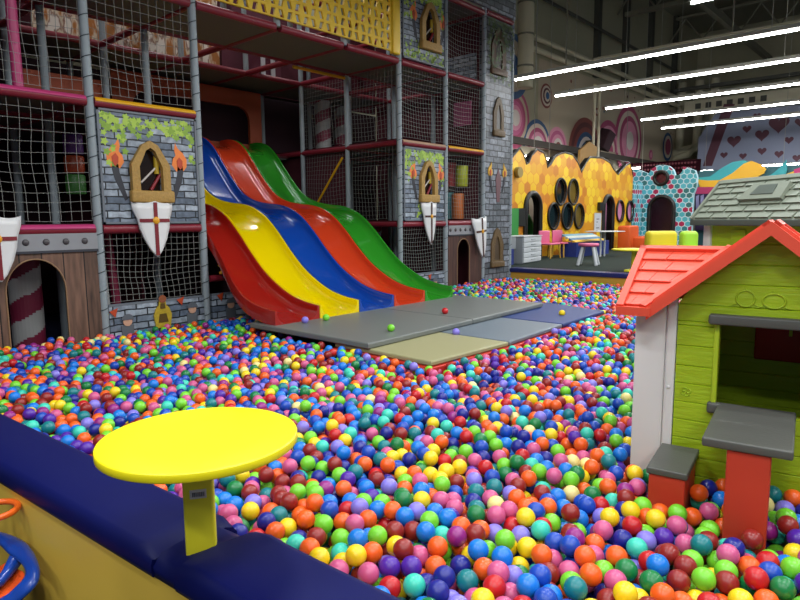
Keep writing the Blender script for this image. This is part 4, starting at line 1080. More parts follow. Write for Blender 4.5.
# short gathered piece under the post
rings = []
for i in range(17):
    t = i / 16; y = 1.737 + (1.623 - 1.737) * t; xa, xb = CX(y) + .004, PADX(y) - .014; dip = .006 + .010 * math.sin(t * PI)
    rings.append([(xa + .004, y, .545), (xa, y, .58), (xa + .03, y, .622 - dip), (xa + .1, y, .632 - dip), ((xa + xb) / 2, y, .636 - dip), (xb - .05, y, .630 - dip), (xb, y, .585), (xb, y, .545)])
b.loft(rings, 0, True, True); tag(b.build('padded_rim', m_rim, loc=(.95, 1.64, .545)), 'narrow sunken fold of navy padding round the foot of the table post', 'padding')
m_yside = mat('yellow side vinyl', 'dcb848', .45, bump=.15, bscale=3)
def side(y0, y1, label):
    b = MB(); b.loft([[(CX(y0) + .012, y0, 0.0), (CX(y0) + .012, y0, .544), (PADX(y0) - .02, y0, .544), (PADX(y0) - .02, y0, 0.0)], [(CX(y1) + .012, y1, 0.0), (CX(y1) + .012, y1, .544), (PADX(y1) - .02, y1, .544), (PADX(y1) - .02, y1, 0.0)]], 0, False, True)
    tag(b.build('pit_wall_block', m_yside, loc=((CX(y0) + PADX(y0)) / 2, (y0 + y1) / 2, 0)), label, 'pit wall')
side(5.9, 3.12, 'mustard yellow pit wall block below the rim at the left edge'); side(3.117, 1.46, 'mustard yellow pit wall block beside the blue ride-on toy'); side(1.457, -1.4, 'mustard yellow pit wall block at the bottom of the photo')
m_ty = mat('yellow table', 'f5e514', .38); m_typost = mat('yellow table post', 'e6dc2c', .4)
tb = thing('round_table', 'bright yellow round table standing on a post through the blue padded rim', 'table', (TB[0], TB[1], .58))
b = MB(); b.lathe([(.270, .972), (.279, .974), (.2815, .977), (.2815, .996), (.280, .999), (.276, 1.0), (.15, 1.0)], TB[0] - .024, TB[1] - .065, n=72); b.build('table_top', m_ty, tb)
# post: flat sided tube square to the view of the rim
pr = thing('tmp', 'x', 'x', (TB[0], TB[1], .58), math.radians(-28)); 
b = MB(); b.box(-.032, .032, -.045, .045, .0, .393, 0, .010)
po = b.build('table_post', m_typost, None, local=True); po.parent = tb; FRAME[po.name] = FRAME[tb.name]; po.rotation_euler = (0, 0, math.radians(56)); FRAME[po.name] = FRAME[tb.name] @ Matrix.Rotation(math.radians(56), 4, 'Z')
bpy.data.objects.remove(pr)
FRAMEP = FRAME[po.name]
b = MB(); b.box(-.0335, -.0318, -.024, .024, .212, .240); st = b.build('sticker', mat('white sticker', 'c9c9cc', .4), None, local=True); st.parent = po
b = MB(); rg = random.Random(4); yy = -.018
while yy < .018:
    w_ = rg.uniform(.0008, .0024); b.box(-.0342, -.0336, yy, yy + w_, .218, .232); yy += w_ + rg.uniform(.001, .002)
bc = b.build('barcode', mat('sticker ink', '30303a', .5), None, local=True); bc.parent = po

# blue ride-on toy car at the left bottom
m_cb = mat('ride-on blue', '0f3f9c', .3, coat=.2); m_co = mat('ride-on orange', 'e0521a', .4); m_cw = mat('ride-on wheel orange', 'f0681e', .35)
rc = thing('ride_on_car', 'blue plastic ride-on toy with orange seat and orange steering wheel, cut by the left edge', 'ride-on toy', (.30, 2.62, 0))
def rp(px, py, z): q = onZ(px, py, z); return (q[0], q[1], z)
b = MB()
loop = [rp(-70, 560, .32), rp(-45, 538, .35), rp(-10, 536, .37), rp(10, 543, .37), rp(24, 555, .36), rp(32, 568, .35), rp(31, 580, .33), rp(20, 592, .30), rp(5, 603, .26), rp(-30, 615, .22), rp(-65, 600, .24)]
lp = []
n_ = len(loop)
for i in range(n_):
    p0, p1, p2, p3 = [Vector(loop[(i + k) % n_]) for k in (-1, 0, 1, 2)]
    for k in range(5):
        t = k / 5; lp.append(0.5 * ((2 * p1) + (-p0 + p2) * t + (2 * p0 - 5 * p1 + 4 * p2 - p3) * t * t + (-p0 + 3 * p1 - 3 * p2 + p3) * t ** 3))
rings = []
L_ = len(lp)
cen = sum(lp, Vector()) / L_
for i in range(L_ + 1):
    p = lp[i % L_]; o_ = (p - cen); o_.z = 0; o_.normalize(); up = Vector((0, 0, 1))
    wdt = .036; hgt = .02
    rings.append([p + o_ * wdt * math.cos(a) + up * hgt * math.sin(a) + Vector((0, 0, 0)) for a in [2 * PI * k / 12 for k in range(12)]])
b.loft(rings, 0, True, False); b.build('body_rim', m_cb, rc)
b = MB(); q = [rp(-70, 600, .25), rp(-30, 585, .28), rp(5, 563, .30), rp(24, 572, .30), rp(26, 582, .28), rp(10, 597, .26), rp(-40, 625, .24)]
b.loft([[(x, y, z - .05) for x, y, z in q], [(x, y, z) for x, y, z in q]], 0, False, True); b.build('seat', m_co, rc)
b = MB(); b.tube([rp(18, 556, .34), rp(8, 572, .31), rp(0, 582, .305), rp(-12, 588, .30)], [.03, .022, .018, .022], n=10); b.build('spoke', m_cb, rc)
b = MB(); c_ = Vector((cen.x - .03, cen.y, 0)); b.lathe([(.02, .03), (.10, .05), (.13, .12), (.12, .19), (.07, .22)], c_.x, c_.y, n=24); b.build('chassis', m_cb, rc)
for dx, dy in ((.09, .12), (-.11, .1), (.07, -.12), (-.1, -.13)):
    b = MB(); b.tube([(c_.x + dx - .015, c_.y + dy, .035), (c_.x + dx + .015, c_.y + dy, .035)], .035, n=16); b.build('wheel', m_black, rc)
sw = Vector(rp(-7, 511, .50)); b = MB(); RW = .084
pts = [(sw.x + RW * math.cos(a), sw.y + RW * math.sin(a), sw.z) for a in [2 * PI * k / 28 for k in range(29)]]
b.tube(pts, .0125, n=10, caps=False); wh = b.build('steering_wheel', m_cw, rc)
b = MB(); b.tube([(sw.x - RW + .004, sw.y + .005, sw.z - .008), (c_.x - .03, c_.y, .18)], .016, n=10); b.build('steering_column', m_cb, rc)

# ================================================================ RED ROOFED PLAYHOUSE
m_lime = mat('lime playhouse plastic', 'a2bd1c', .42, bump=.5, bscale=9, stretch=(1, 1, 6)); m_redp = mat('coral red plastic', 'dc4c34', .5, bump=.06, bscale=30); m_gp = mat('dark grey plastic', '53544f', .5, bump=.1, bscale=60)
m_wp = mat('white plastic', 'dedcd8', .5); m_dred = mat('red counter plastic', 'c43a22', .5); m_redint = mat('red shutter', 'a01818', .5)
ph = thing('playhouse', 'lime green playhouse with a coral red roof, grey counter and white corner', 'playhouse', (HO[0], HO[1], .23), Hth)
def HB(name, b, m, par=ph, **k): return b.build(name, m, par, local=True, **k)
G0 = .23      # local z = height above the pit bottom
U0, U1 = 0.0, 0.72; AP = .362
def z_(z): return z - G0
grooves = [.30, .39, .478, .567, .657, .745, .835, .921, 1.018, 1.115, 1.215, 1.317, 1.407, 1.50, 1.6]
def roofz(u): return 1.60 - abs(u - AP) * .86 - .07      # underside of the gable roof
def planks(b, u0, u1, za, zb, v0=0.0, v1=.03, clip=False):
    for g0, g1 in zip(grooves[:-1], grooves[1:]):
        a, c = max(g0, za), min(g1, zb)
        if c - a < .004: continue
        if clip:
            def lim(z): hw = (1.575 - z) / .86; return AP - hw, AP + hw
            l0, r0 = lim(a); l1, r1 = lim(c)
            q = [(max(u0, l0), a), (min(u1, r0), a), (min(u1, r1), c), (max(u0, l1), c)]
            if q[1][0] - q[0][0] < .01: continue
            if q[2][0] < q[3][0]: q = q[:2] + [((q[2][0] + q[3][0]) / 2, min(c, 1.575))]
        else: q = [(u0, a), (u1, a), (u1, c), (u0, c)]
        # each board: chamfered face
        cc = (sum(p[0] for p in q) / len(q), sum(p[1] for p in q) / len(q)); k = len(q); e = .004
        inn = []
        for (x, z) in q:
            inn.append((x, z + (e if z < cc[1] else -e)))
        vs = [(x, v0 + .006, z_(z)) for x, z in q] + [(x, v0, z_(z)) for x, z in inn] + [(x, v1, z_(z)) for x, z in q]
        fs = [tuple(range(k, 2 * k))] + [(i, (i + 1) % k, (i + 1) % k + k, i + k) for i in range(k)] + [(i, (i + 1) % k, (i + 1) % k + 2 * k, i + 2 * k) for i in range(k)] + [tuple(range(2 * k, 3 * k))]
        b.add(vs, fs, 0)
b = MB(); planks(b, 0, .162, .26, 1.135); planks(b, .58, U1, .26, 1.135); planks(b, .162, .58, .26, .735); planks(b, 0, U1, 1.135, 1.56, clip=True)
HB('front_wall', b, m_lime)
b = MB()
b.box(.158, .18, -.012, .05, z_(.735), z_(1.135), 0, .006); HB('window_jamb', b, mat('light lime plastic', 'b0c82a', .4))
b = MB(); b.box(.562, .584, -.012, .05, z_(.735), z_(1.135), 0, .006); HB('window_jamb', b, mat('light lime plastic', 'b0c82a', .4))
b = MB(); b.box(.135, .61, -.05, .0, z_(1.135), z_(1.182), 0, .01); HB('window_lintel', b, m_gp)
b = MB(); planks(b, 0.0, U1, .26, 1.16, .80, .83); HB('back_wall', b, m_lime)
b = MB()
for u in (.0, U1 - .03): b.box(u, u + .03, .03, .80, z_(.26), z_(1.16))
HB('side_wall', b, m_lime)
b = MB(); b.box(.28, .60, .775, .798, z_(.83), z_(1.02), 0, .01); HB('inner_shutter', b, m_redint)
b = MB(); b.box(.44, .455, .0 + .74, .775, z_(.98), z_(1.03)); HB('peg', b, m_lime)
# printed relief figures above the window
b = MB()
for cu, cz, ru, rz in ((.275, 1.257, .037, .036), (.385, 1.252, .043, .032)):
    pts = [(cu + ru * math.cos(a), -.002, z_(cz + rz * math.sin(a))) for a in [2 * PI * k / 24 for k in range(25)]]
    b.tube(pts, .0045, n=6, caps=False)
    b.tube([(cu - ru, -.002, z_(cz - .026)), (cu - ru - .02, -.002, z_(cz - .032))], .004, n=6); b.tube([(cu + ru, -.002, z_(cz - .026)), (cu + ru + .02, -.002, z_(cz - .032))], .004, n=6)
    b.tube([(cu, -.002, z_(cz + rz)), (cu - .006, -.002, z_(cz + rz + .012))], .004, n=6)
HB('relief_figures', b, m_lime)
b = MB(); c0 = (.05, -.002, z_(.795))
for k in range(4):
    a = k * PI / 2 + .4; pts = [(c0[0] + .012 * math.cos(a) + .010 * math.cos(t), -.002, c0[2] + .012 * math.sin(a) + .010 * math.sin(t)) for t in [2 * PI * j / 10 for j in range(11)]]
    b.tube(pts, .003, n=5, caps=False)
HB('relief_flower', b, m_lime)
# white corner post panels
b = MB(); b.box(-.192, -.052, .0, .03, z_(.26), z_(1.25), 0, .006); b.box(-.045, -.004, -.008, .03, z_(.26), z_(1.25), 0, .006); b.box(-.192, -.162, .03, .80, z_(.26), z_(1.19)); b.box(-.05, -.045, .006, .03, z_(.26), z_(1.19)); wc = HB('corner_panel', b, m_wp)
b = MB(); b.sphere((-.028, -.010, z_(.81)), .010, seg=12, rg=6, sc=(1, .5, 1)); b.build('knob', m_wp, wc, local=True)
# gable fascia and roof
def band(b, P0, P1, h, v0, v1):
    """sloping fascia board, P = (u, z) along its top edge"""
    vs = [(P0[0], v0, z_(P0[1])), (P1[0], v0, z_(P1[1])), (P1[0], v0, z_(P1[1] - h)), (P0[0], v0, z_(P0[1] - h))]
    vs += [(x, v1, z) for x, _, z in vs]
    b.add(vs, [(0, 1, 2, 3), (4, 7, 6, 5), (0, 4, 5, 1), (1, 5, 6, 2), (2, 6, 7, 3), (3, 7, 4, 0)], 0)
FL = (-.118, 1.205); FA = (AP, 1.600); FR = (.842, 1.205)
b = MB(); band(b, FL, FA, .058, -.14, -.10); band(b, FA, FR, .058, -.14, -.10)
HB('gable_fascia', b, m_redp)
def shingle_slope(b, A, B, C_, D_, rows, cols, th_=.012, inset=.035, off=.3):
    """A,B lower edge ends, C_,D_ upper edge ends (D_ above A); tiles overlap down the slope"""
    A, B, C_, D_ = map(Vector, (A, B, C_, D_)); nrm = (B - A).cross(D_ - A).normalized()
    if nrm.z < 0: nrm = -nrm
    P = lambda s_, t: A * (1 - s_) * (1 - t) + B * s_ * (1 - t) + C_ * s_ * t + D_ * (1 - s_) * t
    vs = [P(0, 0), P(1, 0), P(1, 1), P(0, 1)]; vs = vs + [v - nrm * .02 for v in vs]
    b.add(vs, [(0, 1, 2, 3), (7, 6, 5, 4), (0, 4, 5, 1), (1, 5, 6, 2), (2, 6, 7, 3), (3, 7, 4, 0)])
    for r in range(rows):
        t0, t1 = inset + (1 - 2 * inset) * r / rows, inset + (1 - 2 * inset) * (r + 1) / rows
        edges = [0.0]; x = (off if r % 2 else 0) / cols
        while x < 1: 
            if x > 0: edges.append(x)
            x += 1 / cols
        edges.append(1.0); edges = [inset * 1.0 + (1 - 2 * inset) * e for e in edges]
        for e0, e1 in zip(edges[:-1], edges[1:]):
            if e1 - e0 < .01: continue
            g = .006
            lo0, lo1, hi1, hi0 = P(e0 + g, t0 + .006), P(e1 - g, t0 + .006), P(e1 - g, t1), P(e0 + g, t1)
            v = [lo0 + nrm * th_, lo1 + nrm * th_, hi1 + nrm * .002, hi0 + nrm * .002, lo0, lo1, hi1, hi0]
            b.add(v, [(0, 1, 2, 3), (0, 4, 5, 1), (1, 5, 6, 2), (3, 7, 4, 0)])
    # raised verge boards round the slope
    for p, q in ((P(0, 0), P(0, 1)), (P(0, 1), P(1, 1)), (P(1, 1), P(1, 0))):
        d = (q - p).normalized(); s_ = nrm.cross(d) * .02
        v = [p - s_ * 0, q - s_ * 0, q + s_ * 1.6, p + s_ * 1.6]
        cen_ = P(.5, .5)
        if (v[2] - cen_).length > (v[1] - cen_).length: v = [p, q, q - s_ * 1.6, p - s_ * 1.6]
        w4 = [x + nrm * .022 for x in v]
        b.add(v + w4, [(4, 5, 6, 7), (0, 4, 7, 3), (0, 1, 5, 4), (1, 2, 6, 5), (2, 3, 7, 6)])
b = MB()
# main roof left of the gable: eave in front, ridge behind, both parallel to the facade
shingle_slope(b, (-.253, -.13, z_(1.195)), (-.122, -.13, z_(1.195)), (.188, .34, z_(1.457)), (-.253, .34, z_(1.457)), 5, 2.6)
b.box(-.253, -.10, -.15, -.118, z_(1.165), z_(1.205))
HB('roof_slope', b, m_redp)
b = MB(); shingle_slope(b, (.846, -.13, z_(1.195)), (.98, -.13, z_(1.195)), (.98, .34, z_(1.457)), (.536, .34, z_(1.457)), 5, 2.6); HB('roof_slope', b, m_redp)
b = MB(); shingle_slope(b, (-.253, .82, z_(1.195)), (.98, .82, z_(1.195)), (.98, .345, z_(1.455)), (-.253, .345, z_(1.455)), 5, 7); HB('roof_slope', b, m_redp)
b = MB(); shingle_slope(b, (.842, -.10, z_(1.195)), (.842, .36, z_(1.195)), (AP, .36, z_(1.59)), (AP, -.10, z_(1.59)), 5, 2.5); HB('gable_roof_slope', b, m_redp)
b = MB(); shingle_slope(b, (-.118, .30, z_(1.195)), (-.118, -.10, z_(1.195)), (AP, -.10, z_(1.59)), (AP, .30, z_(1.59)), 5, 2.5); HB('gable_roof_slope', b, m_redp)
b = MB(); b.plate(lambda a, c, t: (a, .33 + t, z_(c)), [(-.1, 1.2), (.82, 1.2), (AP, 1.57)], t1=.02); HB('gable_back', b, m_redp)
# counter with its leg, sill bracket
b = MB(); LD = [to_h(*onZ(px, py, .79)[:2]) for px, py in ((722, 407), (701.6, 437), (794, 450.5))]
lu0, lu1, lv = .190, .497, -.535
b.box(lu0, lu1, lv, .02, z_(.725), z_(.762), 0, .008); HB('counter', b, m_gp)
b = MB(); b.box(.145, .205, -.03, .01, z_(.715), z_(.765), 0, .01); HB('sill_bracket', b, m_gp)
b = MB(); b.box(LEG[0], LEG[1], LEG[2], LEG[3], z_(.24), z_(.726), 0, .008); HB('counter_leg', b, m_dred)
ps = thing('play_stool', 'low red stool with a dark grey seat standing in the balls by the house', 'stool', (HO[0], HO[1], .23), Hth)
b = MB(); b.box(STO[0] - .006, STO[1] + .006, STO[2] - .006, STO[3] + .02, z_(.505), z_(.535), 0, .006); b.build('seat', m_gp, ps, local=True)
b = MB(); b.box(STO[0] + .004, STO[1] - .004, STO[2] + .004, STO[3], z_(.235), z_(.506), 0, .006); b.build('stool_base', m_dred, ps, local=True)

# ================================================================ GREY ROOFED PLAYHOUSE BEHIND
m_gr = mat('grey green roof plastic', '7c8474', .55, bump=.1, bscale=30); m_gr2 = mat('dark grey eave', '4f554e', .5)
gh = thing('playhouse', 'playhouse with grey green shingled roof behind the red roofed one', 'playhouse', (GE[0], GE[1], .23), Gd)
def GB(name, b, m, par=None): return b.build(name, m, par or gh, local=True)
if True:
    # Gu runs along the eave towards the camera's right; Gv points away from the hall side
    ez, rz_ = 1.60, 1.925; run = .27
    b = MB(); shingle_slope(b, (0, 0, z_(ez)), (1.75, 0, z_(ez)), (1.75, run, z_(rz_)), (0, run, z_(rz_)), 6, 7.5, .016, .02, .5); GB('roof_slope', b, m_gr)
    b = MB(); b.box(-.0, 1.75, -.012, .02, z_(ez - .05), z_(ez + .0), 0, .008); GB('eave_board', b, m_gr2)
    b = MB(); shingle_slope(b, (1.75, run * 2 + .04, z_(ez)), (0, run * 2 + .04, z_(ez)), (0, run + .04, z_(rz_)), (1.75, run + .04, z_(rz_)), 5, 6, .016, .02); b.box(0, 1.75, run - .01, run + .05, z_(rz_ - .02), z_(rz_ + .02), 0, .008); GB('roof_slope', b, m_gr)
    # skylight
    n_ = Vector((0, -(rz_ - ez), run)).normalized(); 
    def sp_(u, t, h): return Vector((u, run * t, z_(ez + (rz_ - ez) * t))) + n_ * h
    b = MB(); o4 = [sp_(.46, .42, .0), sp_(.93, .42, .0), sp_(.90, .80, .0), sp_(.52, .80, .0)]; t4 = [p + n_ * .04 for p in o4]
    i4 = [sp_(.58, .52, .042), sp_(.82, .52, .042), sp_(.80, .74, .042), sp_(.61, .74, .042)]
    b.add(o4 + t4, [(0, 1, 5, 4), (1, 2, 6, 5), (2, 3, 7, 6), (3, 0, 4, 7), (4, 5, 6, 7)]); sk = GB('skylight', b, m_gr)
    b = MB(); b.add(i4 + [p + n_ * .004 for p in i4], [(4, 5, 6, 7), (0, 1, 5, 4), (1, 2, 6, 5), (2, 3, 7, 6), (3, 0, 4, 7)]); b.build('skylight_pane', mat('skylight pane', '59625a', .3), sk, local=True)
    b = MB(); b.box(.16, 1.6, .1, .13, 0.02, z_(ez - .02)); b.box(.16, .19, .13, run * 2, 0.02, z_(ez - .02)); b.box(1.57, 1.6, .13, run * 2, 0.02, z_(ez - .02)); b.box(.16, 1.6, run * 2 - .03, run * 2, 0.02, z_(ez - .02)); GB('wall', b, m_lime)
    b = MB(); b.box(.05, .14, .09, .16, 0.02, z_(ez - .02), 0, .01); GB('corner_post', b, m_wp)
    b = MB(); b.box(.42, .58, .085, .1, z_(1.30), z_(1.52), 0, .006); GB('wall_relief', b, m_lime)

# ================================================================ THE RAISED DECK: HONEYCOMB WALL AND FURNITURE
HY = 8.2; DZ = .615
def hp_(zx, zy): q = onY(500 + zx / 4, 140 + zy / 4, HY); return (float(q[0]), float(q[2]))
m_honey = hex_mat('honeycomb print', .30, .34, ['e8b818', 'd8921a', 'e0a41a', 'cc7c1a', 'efc824'], 'dc8e16', .03, 0)
m_blk = mat('black trim', '15120f', .4)
top = [hp_(*p) for p in ((50, 70), (66, 50), (80, 35), (96, 60), (106, 98), (116, 92), (128, 62), (150, 40), (175, 52), (186, 80), (190, 112), (204, 98), (222, 68), (244, 55), (262, 52), (290, 60), (312, 92), (326, 130), (345, 92), (362, 70), (410, 73), (440, 92), (456, 120), (472, 140), (490, 120), (506, 102), (520, 94), (528, 120), (532, 150))]
xr = top[-1][0]; xl = 12.9
top = [(xl, top[0][1] - .5), ] + [t for t in top if t[0] > xl]
def ell(zx, zy, rx, ry):
    c = hp_(zx, zy); a = hp_(zx, zy - ry)[1] - c[1]; l, r = hp_(zx - rx, zy)[0], hp_(zx + rx, zy)[0]; return ((l + r) / 2, c[1], (r - l) / 2, a)
ports = [ell(240, 207, 20, 50), ell(290, 208, 18, 48), ell(212, 305, 21, 49), ell(266, 305, 20, 49), ell(313, 305, 17, 46), ell(478, 285, 13, 40), ell(517, 285, 12, 38)]
holes = [circ(c[0], c[1], c[2], 24, c[3]) for c in ports]
d1 = (hp_(98, 300)[0], hp_(158, 300)[0], hp_(128, 212)[1]); d2 = (hp_(410, 300)[0], hp_(448, 300)[0], hp_(428, 224)[1])
a1 = arch(d1[0], d1[1], DZ, d1[2]); a2 = arch(d2[0], d2[1], DZ, d2[2])
outer = [(xl, DZ)] + [(d1[0], DZ)] + list(reversed(a1[2:])) + [(d1[1], DZ), (d2[0], DZ)] + list(reversed(a2[2:])) + [(d2[1], DZ), (xr, DZ)] + list(reversed(top))
def clean(L):
    o = []
    for p in L:
        if not o or math.hypot(p[0] - o[-1][0], p[1] - o[-1][1]) > 1e-4: o.append(p)
    return o
hw_ = thing('honeycomb_wall', 'tall yellow honeycomb play wall with round portholes and arched doorways', 'play wall', (17, HY, DZ))
MB().plate(XZ(HY), clean(outer), holes, t1=.18, mi=0, side=1).build('wall_sheet', [m_honey, m_blk], hw_)
# black edging along the top
b = MB(); b.tube([(a, HY - .0 + .02, c + .01) for a, c in top], .035, n=8); b.build('top_edging', m_blk, hw_)
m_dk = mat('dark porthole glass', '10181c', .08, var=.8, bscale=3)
for k, c in enumerate(ports):
    b = MB(); pts = [(c[0] + (c[2] + .02) * math.cos(a), HY - .03, c[1] + (c[3] + .02) * math.sin(a)) for a in [2 * PI * j / 28 for j in range(29)]]
    b.tube(pts, .032, n=8, caps=False); fr_ = b.build('porthole_frame', m_blk, hw_)
    b = MB(); b.plate(XZ(HY + .03), circ(c[0], c[1], c[2], 24, c[3]), t1=.02); b.build('porthole_pane', mat('pink pane', 'd08ab0', .4) if k > 4 else (mat('amber pane', '6f5a22', .2, var=.5, bscale=3) if k in (1, 4) else m_dk), fr_)
for a_, nm in ((a1, ''), (a2, '')):
    b = MB(); b.tube([(a_[1][0], HY - .02, DZ)] + [(p[0], HY - .02, p[1]) for p in a_[2:]] + [(a_[0][0], HY - .02, DZ)], .07, n=8); b.build('doorway_trim', m_blk, hw_)
b = MB(); q = hp_(65, 130); b.tube([(q[0], HY - .01, q[1]), (q[0], HY - .12, q[1])], .13, n=16); b.build('round_lamp', mat('dull yellow knob', '8f7a3a', .5), hw_)
b = MB(); q = hp_(77, 305); b.box(q[0] - .3, q[0] + .2, HY - .06, HY - .0, q[1] - .25, q[1] + .2); b.build('dark_board', m_blk, hw_)
# things behind the doorways; the dark sheet is an added backdrop for shade
tag(MB().box(12.9, 17.2, 9.9, 9.98, DZ, 3.0).build('inner_partition', mat('dark shade backdrop', '1f1a14', .8), loc=(15, 9.9, DZ)), 'dark backdrop sheet added for the shade behind the left doorway and the portholes', 'partition')
tag(MB().box(17.3, 23.4, 9.4, 9.48, DZ, 2.9).build('inner_partition', mat('pink inner wall', 'd690b4', .6), loc=(20, 9.4, DZ)), 'pink partition seen through the right doorway', 'partition')
q = hp_(128, 290)
b = MB(); pts = [(q[0] + 1.3 + .42 * math.cos(a), 9.2, DZ + .6 + .5 * math.sin(a)) for a in [2 * PI * j / 24 for j in range(25)]]; b.tube(pts, .1, n=8, caps=False)
tag(b.build('green_hoop', mat('play green', '2f7a3a', .4), loc=(q[0], 9.2, q[1])), 'green ring shaped toy behind the left doorway', 'toy')
b = MB(); q = hp_(55, 330); b.box(12.9, q[0] + .1, HY - .08, HY - .01, DZ + .3, q[1] + .35); tag(b.build('green_board', mat('board green', '2f8a3a', .5), loc=(12.9, HY, DZ)), 'small green board on the honeycomb wall next to the stone tower', 'board')

# teal hexagon wall, square to the honeycomb
TX = 22.0
def tp(zx, zy): q = onX(600 + zx / 4, 120 + zy / 4, TX); return (float(q[1]), float(q[2]))
m_teal = hex_mat('teal hexagon print', .20, .21, ['3fa5b4', '4ab0bc', '2a7f86', 'a8204e', '56b8c8', '2b6f70', '48a8b8'], 'c8e0e6', .07, 1)
tt = [tp(*p) for p in ((132, 200), (150, 198), (170, 205), (195, 215), (208, 195), (228, 182), (250, 178), (275, 184), (292, 198), (300, 222), (318, 218), (330, 205), (332, 186), (352, 190), (380, 202), (388, 230), (386, 262), (372, 300))]
yR = tt[-1][0]; yL = tt[0][0]
ar = [tp(*p) for p in ((194, 445), (292, 445))]; at = tp(240, 306)[1]
arc_ = arch(ar[1][0], ar[0][0], DZ, at)      # y grows to the left
pc = tp(245, 232); pr_ = abs(tp(245 - 24, 232)[0] - pc[0])
outer = [(yR, DZ), (arc_[0][0], DZ)] + list(reversed(arc_[2:])) + [(arc_[1][0], DZ), (yL, DZ)] + tt
tw_ = thing('hexagon_wall', 'teal and magenta hexagon patterned play wall with an arched doorway', 'play wall', (TX, (yL + yR) / 2, DZ))
MB().plate(YZ(TX), clean(outer), [circ(pc[0], pc[1], pr_, 24)], t1=.18, mi=0, side=1).build('wall_sheet', [m_teal, mat('pale blue edge', 'a8ccd6', .5)], tw_)
b = MB(); b.tube([(TX - .02, p[0], p[1]) for p in [arc_[1]] + arc_[2:] + [arc_[0]]], .07, n=8); b.build('doorway_trim', m_blk, tw_)
b = MB(); b.tube([(TX - .02, pc[0] + (pr_ + .02) * math.cos(a), pc[1] + (pr_ + .02) * math.sin(a)) for a in [2 * PI * j / 24 for j in range(25)]], .06, n=8, caps=False); pf = b.build('porthole_frame', m_blk, tw_)
b = MB(); b.plate(YZ(TX + .1), circ(pc[0], pc[1], pr_, 24), t1=.02); b.build('porthole_pane', mat('dark red pane', '5a1a28', .3, var=.8, bscale=8), pf)
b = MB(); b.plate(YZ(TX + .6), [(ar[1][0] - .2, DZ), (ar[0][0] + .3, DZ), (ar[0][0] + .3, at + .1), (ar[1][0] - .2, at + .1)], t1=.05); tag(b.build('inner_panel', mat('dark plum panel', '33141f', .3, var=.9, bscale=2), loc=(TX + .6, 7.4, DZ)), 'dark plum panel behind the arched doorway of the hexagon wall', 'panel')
hs = thing('side_hexagon_wall', 'narrow teal hexagon strip between the honeycomb and the hexagon wall', 'play wall', (xr + .1, HY + .05, DZ))
MB().box(xr + .02, TX - .02, HY - .02, HY + .15, DZ, top[-1][1] - .15).build('wall_sheet', hex_mat('teal hexagon strip', .20, .21, ['3fa5b4', '2a7f86', 'a8204e', '56b8c8'], 'c8e0e6', .07, 0), hs)

# painted wave boards behind, right
def wboard(X_, pts, c, label, t=None):
    t = .08 if X_ > 24.15 else .04
    L = [(float(onX(600 + a / 4, 120 + d / 4, X_)[1]), float(onX(600 + a / 4, 120 + d / 4, X_)[2])) for a, d in pts]
    b = MB(); b.plate(YZ(X_), L, t1=t); tag(b.build('wave_board', mat('board ' + c, c, .5), loc=(X_, L[0][0], L[0][1])), label, 'board')
wboard(24.34, ((382, 440), (382, 232), (440, 226), (490, 190), (530, 168), (575, 161), (600, 168), (560, 200), (510, 230), (470, 246), (420, 250), (395, 258), (395, 440)), '2f9aa0', 'teal wave shaped board above the grey roof, nearest the hexagon wall')
wboard(24.26, ((390, 238), (430, 242), (480, 240), (530, 212), (575, 175), (605, 163), (640, 176), (664, 196), (655, 214), (620, 232), (560, 250), (470, 268), (400, 268)), 'e0a820', 'yellow wave shaped board over the teal one')
wboard(24.261, ((376, 268), (430, 268), (460, 262), (470, 280), (440, 300), (376, 300)), 'a8305e', 'magenta board under the yellow wave board')
tag(MB().box(24.42, 24.55, -3, onX(697, 200, 24.4)[1], DZ, 3.3).build('board_wall', mat('dull teal wall', '2c5a60', .6), loc=(24.4, 0, DZ)), 'dull teal partition that carries the painted wave boards', 'partition')
wboard(24.18, ((380, 440), (380, 295), (450, 295), (450, 440)), '2a1a3c', 'dark violet board with pale windows beside the hexagon wall')
wboard(24.14, ((383, 340), (383, 305), (395, 300), (395, 380), (385, 380)), '8a8ab0', 'left pale window shape on the dark violet board')
wboard(24.14, ((402, 360), (402, 303), (414, 298), (414, 380), (404, 380)), '8a8ab0', 'right pale window shape on the dark violet board')
wboard(24.34, ((640, 240), (690, 215), (722, 188), (745, 158), (748, 200), (735, 232), (700, 250), (650, 250)), '2f9aa0', 'teal fin shaped board right of the yellow wave')
wboard(24.34, ((730, 222), (775, 205), (800, 208), (830, 215), (830, 260), (730, 250)), 'e0a820', 'small yellow board right of the teal fin')
wboard(24.261, ((775, 198), (800, 190), (840, 190), (840, 225), (778, 222)), 'b8306a', 'small magenta board at the right edge above the grey roof')

# two lamp tubes deeper in the hall, seen over the play walls
for (px0, py0, px1, py1, X_, lab) in ((697, 172, 713, 169, 28.5, 'short lit tube far back above the hexagon wall'), (762, 165, 805, 163, 28.5, 'lit tube far back above the wave boards'), (634, 176, 650, 175, 26, 'short lit tube far back over the right end of the honeycomb wall'), (612, 167, 640, 169.5, 26.5, 'lit tube far back behind the honeycomb peaks')):
    p, q = onX(px0, py0, X_), onX(px1, py1, X_); z = (p[2] + q[2]) / 2
    t = thing('far_tube_lamp', lab, 'lamp', (X_, p[1], z)); MB().box(X_ - .04, X_ + .04, min(p[1], q[1]), max(p[1], q[1]), z - .05, z).build('diffuser', m_lamp, t)
    MB().box(X_ - .05, X_ + .05, min(p[1], q[1]), max(p[1], q[1]), z, z + .05).build('housing', m_lamphouse, t); MB().tube([(X_, (p[1] + q[1]) / 2, z + .05), (X_, (p[1] + q[1]) / 2, 11.2)], .01, n=4).build('hanger_wire', m_lamphouse, t)
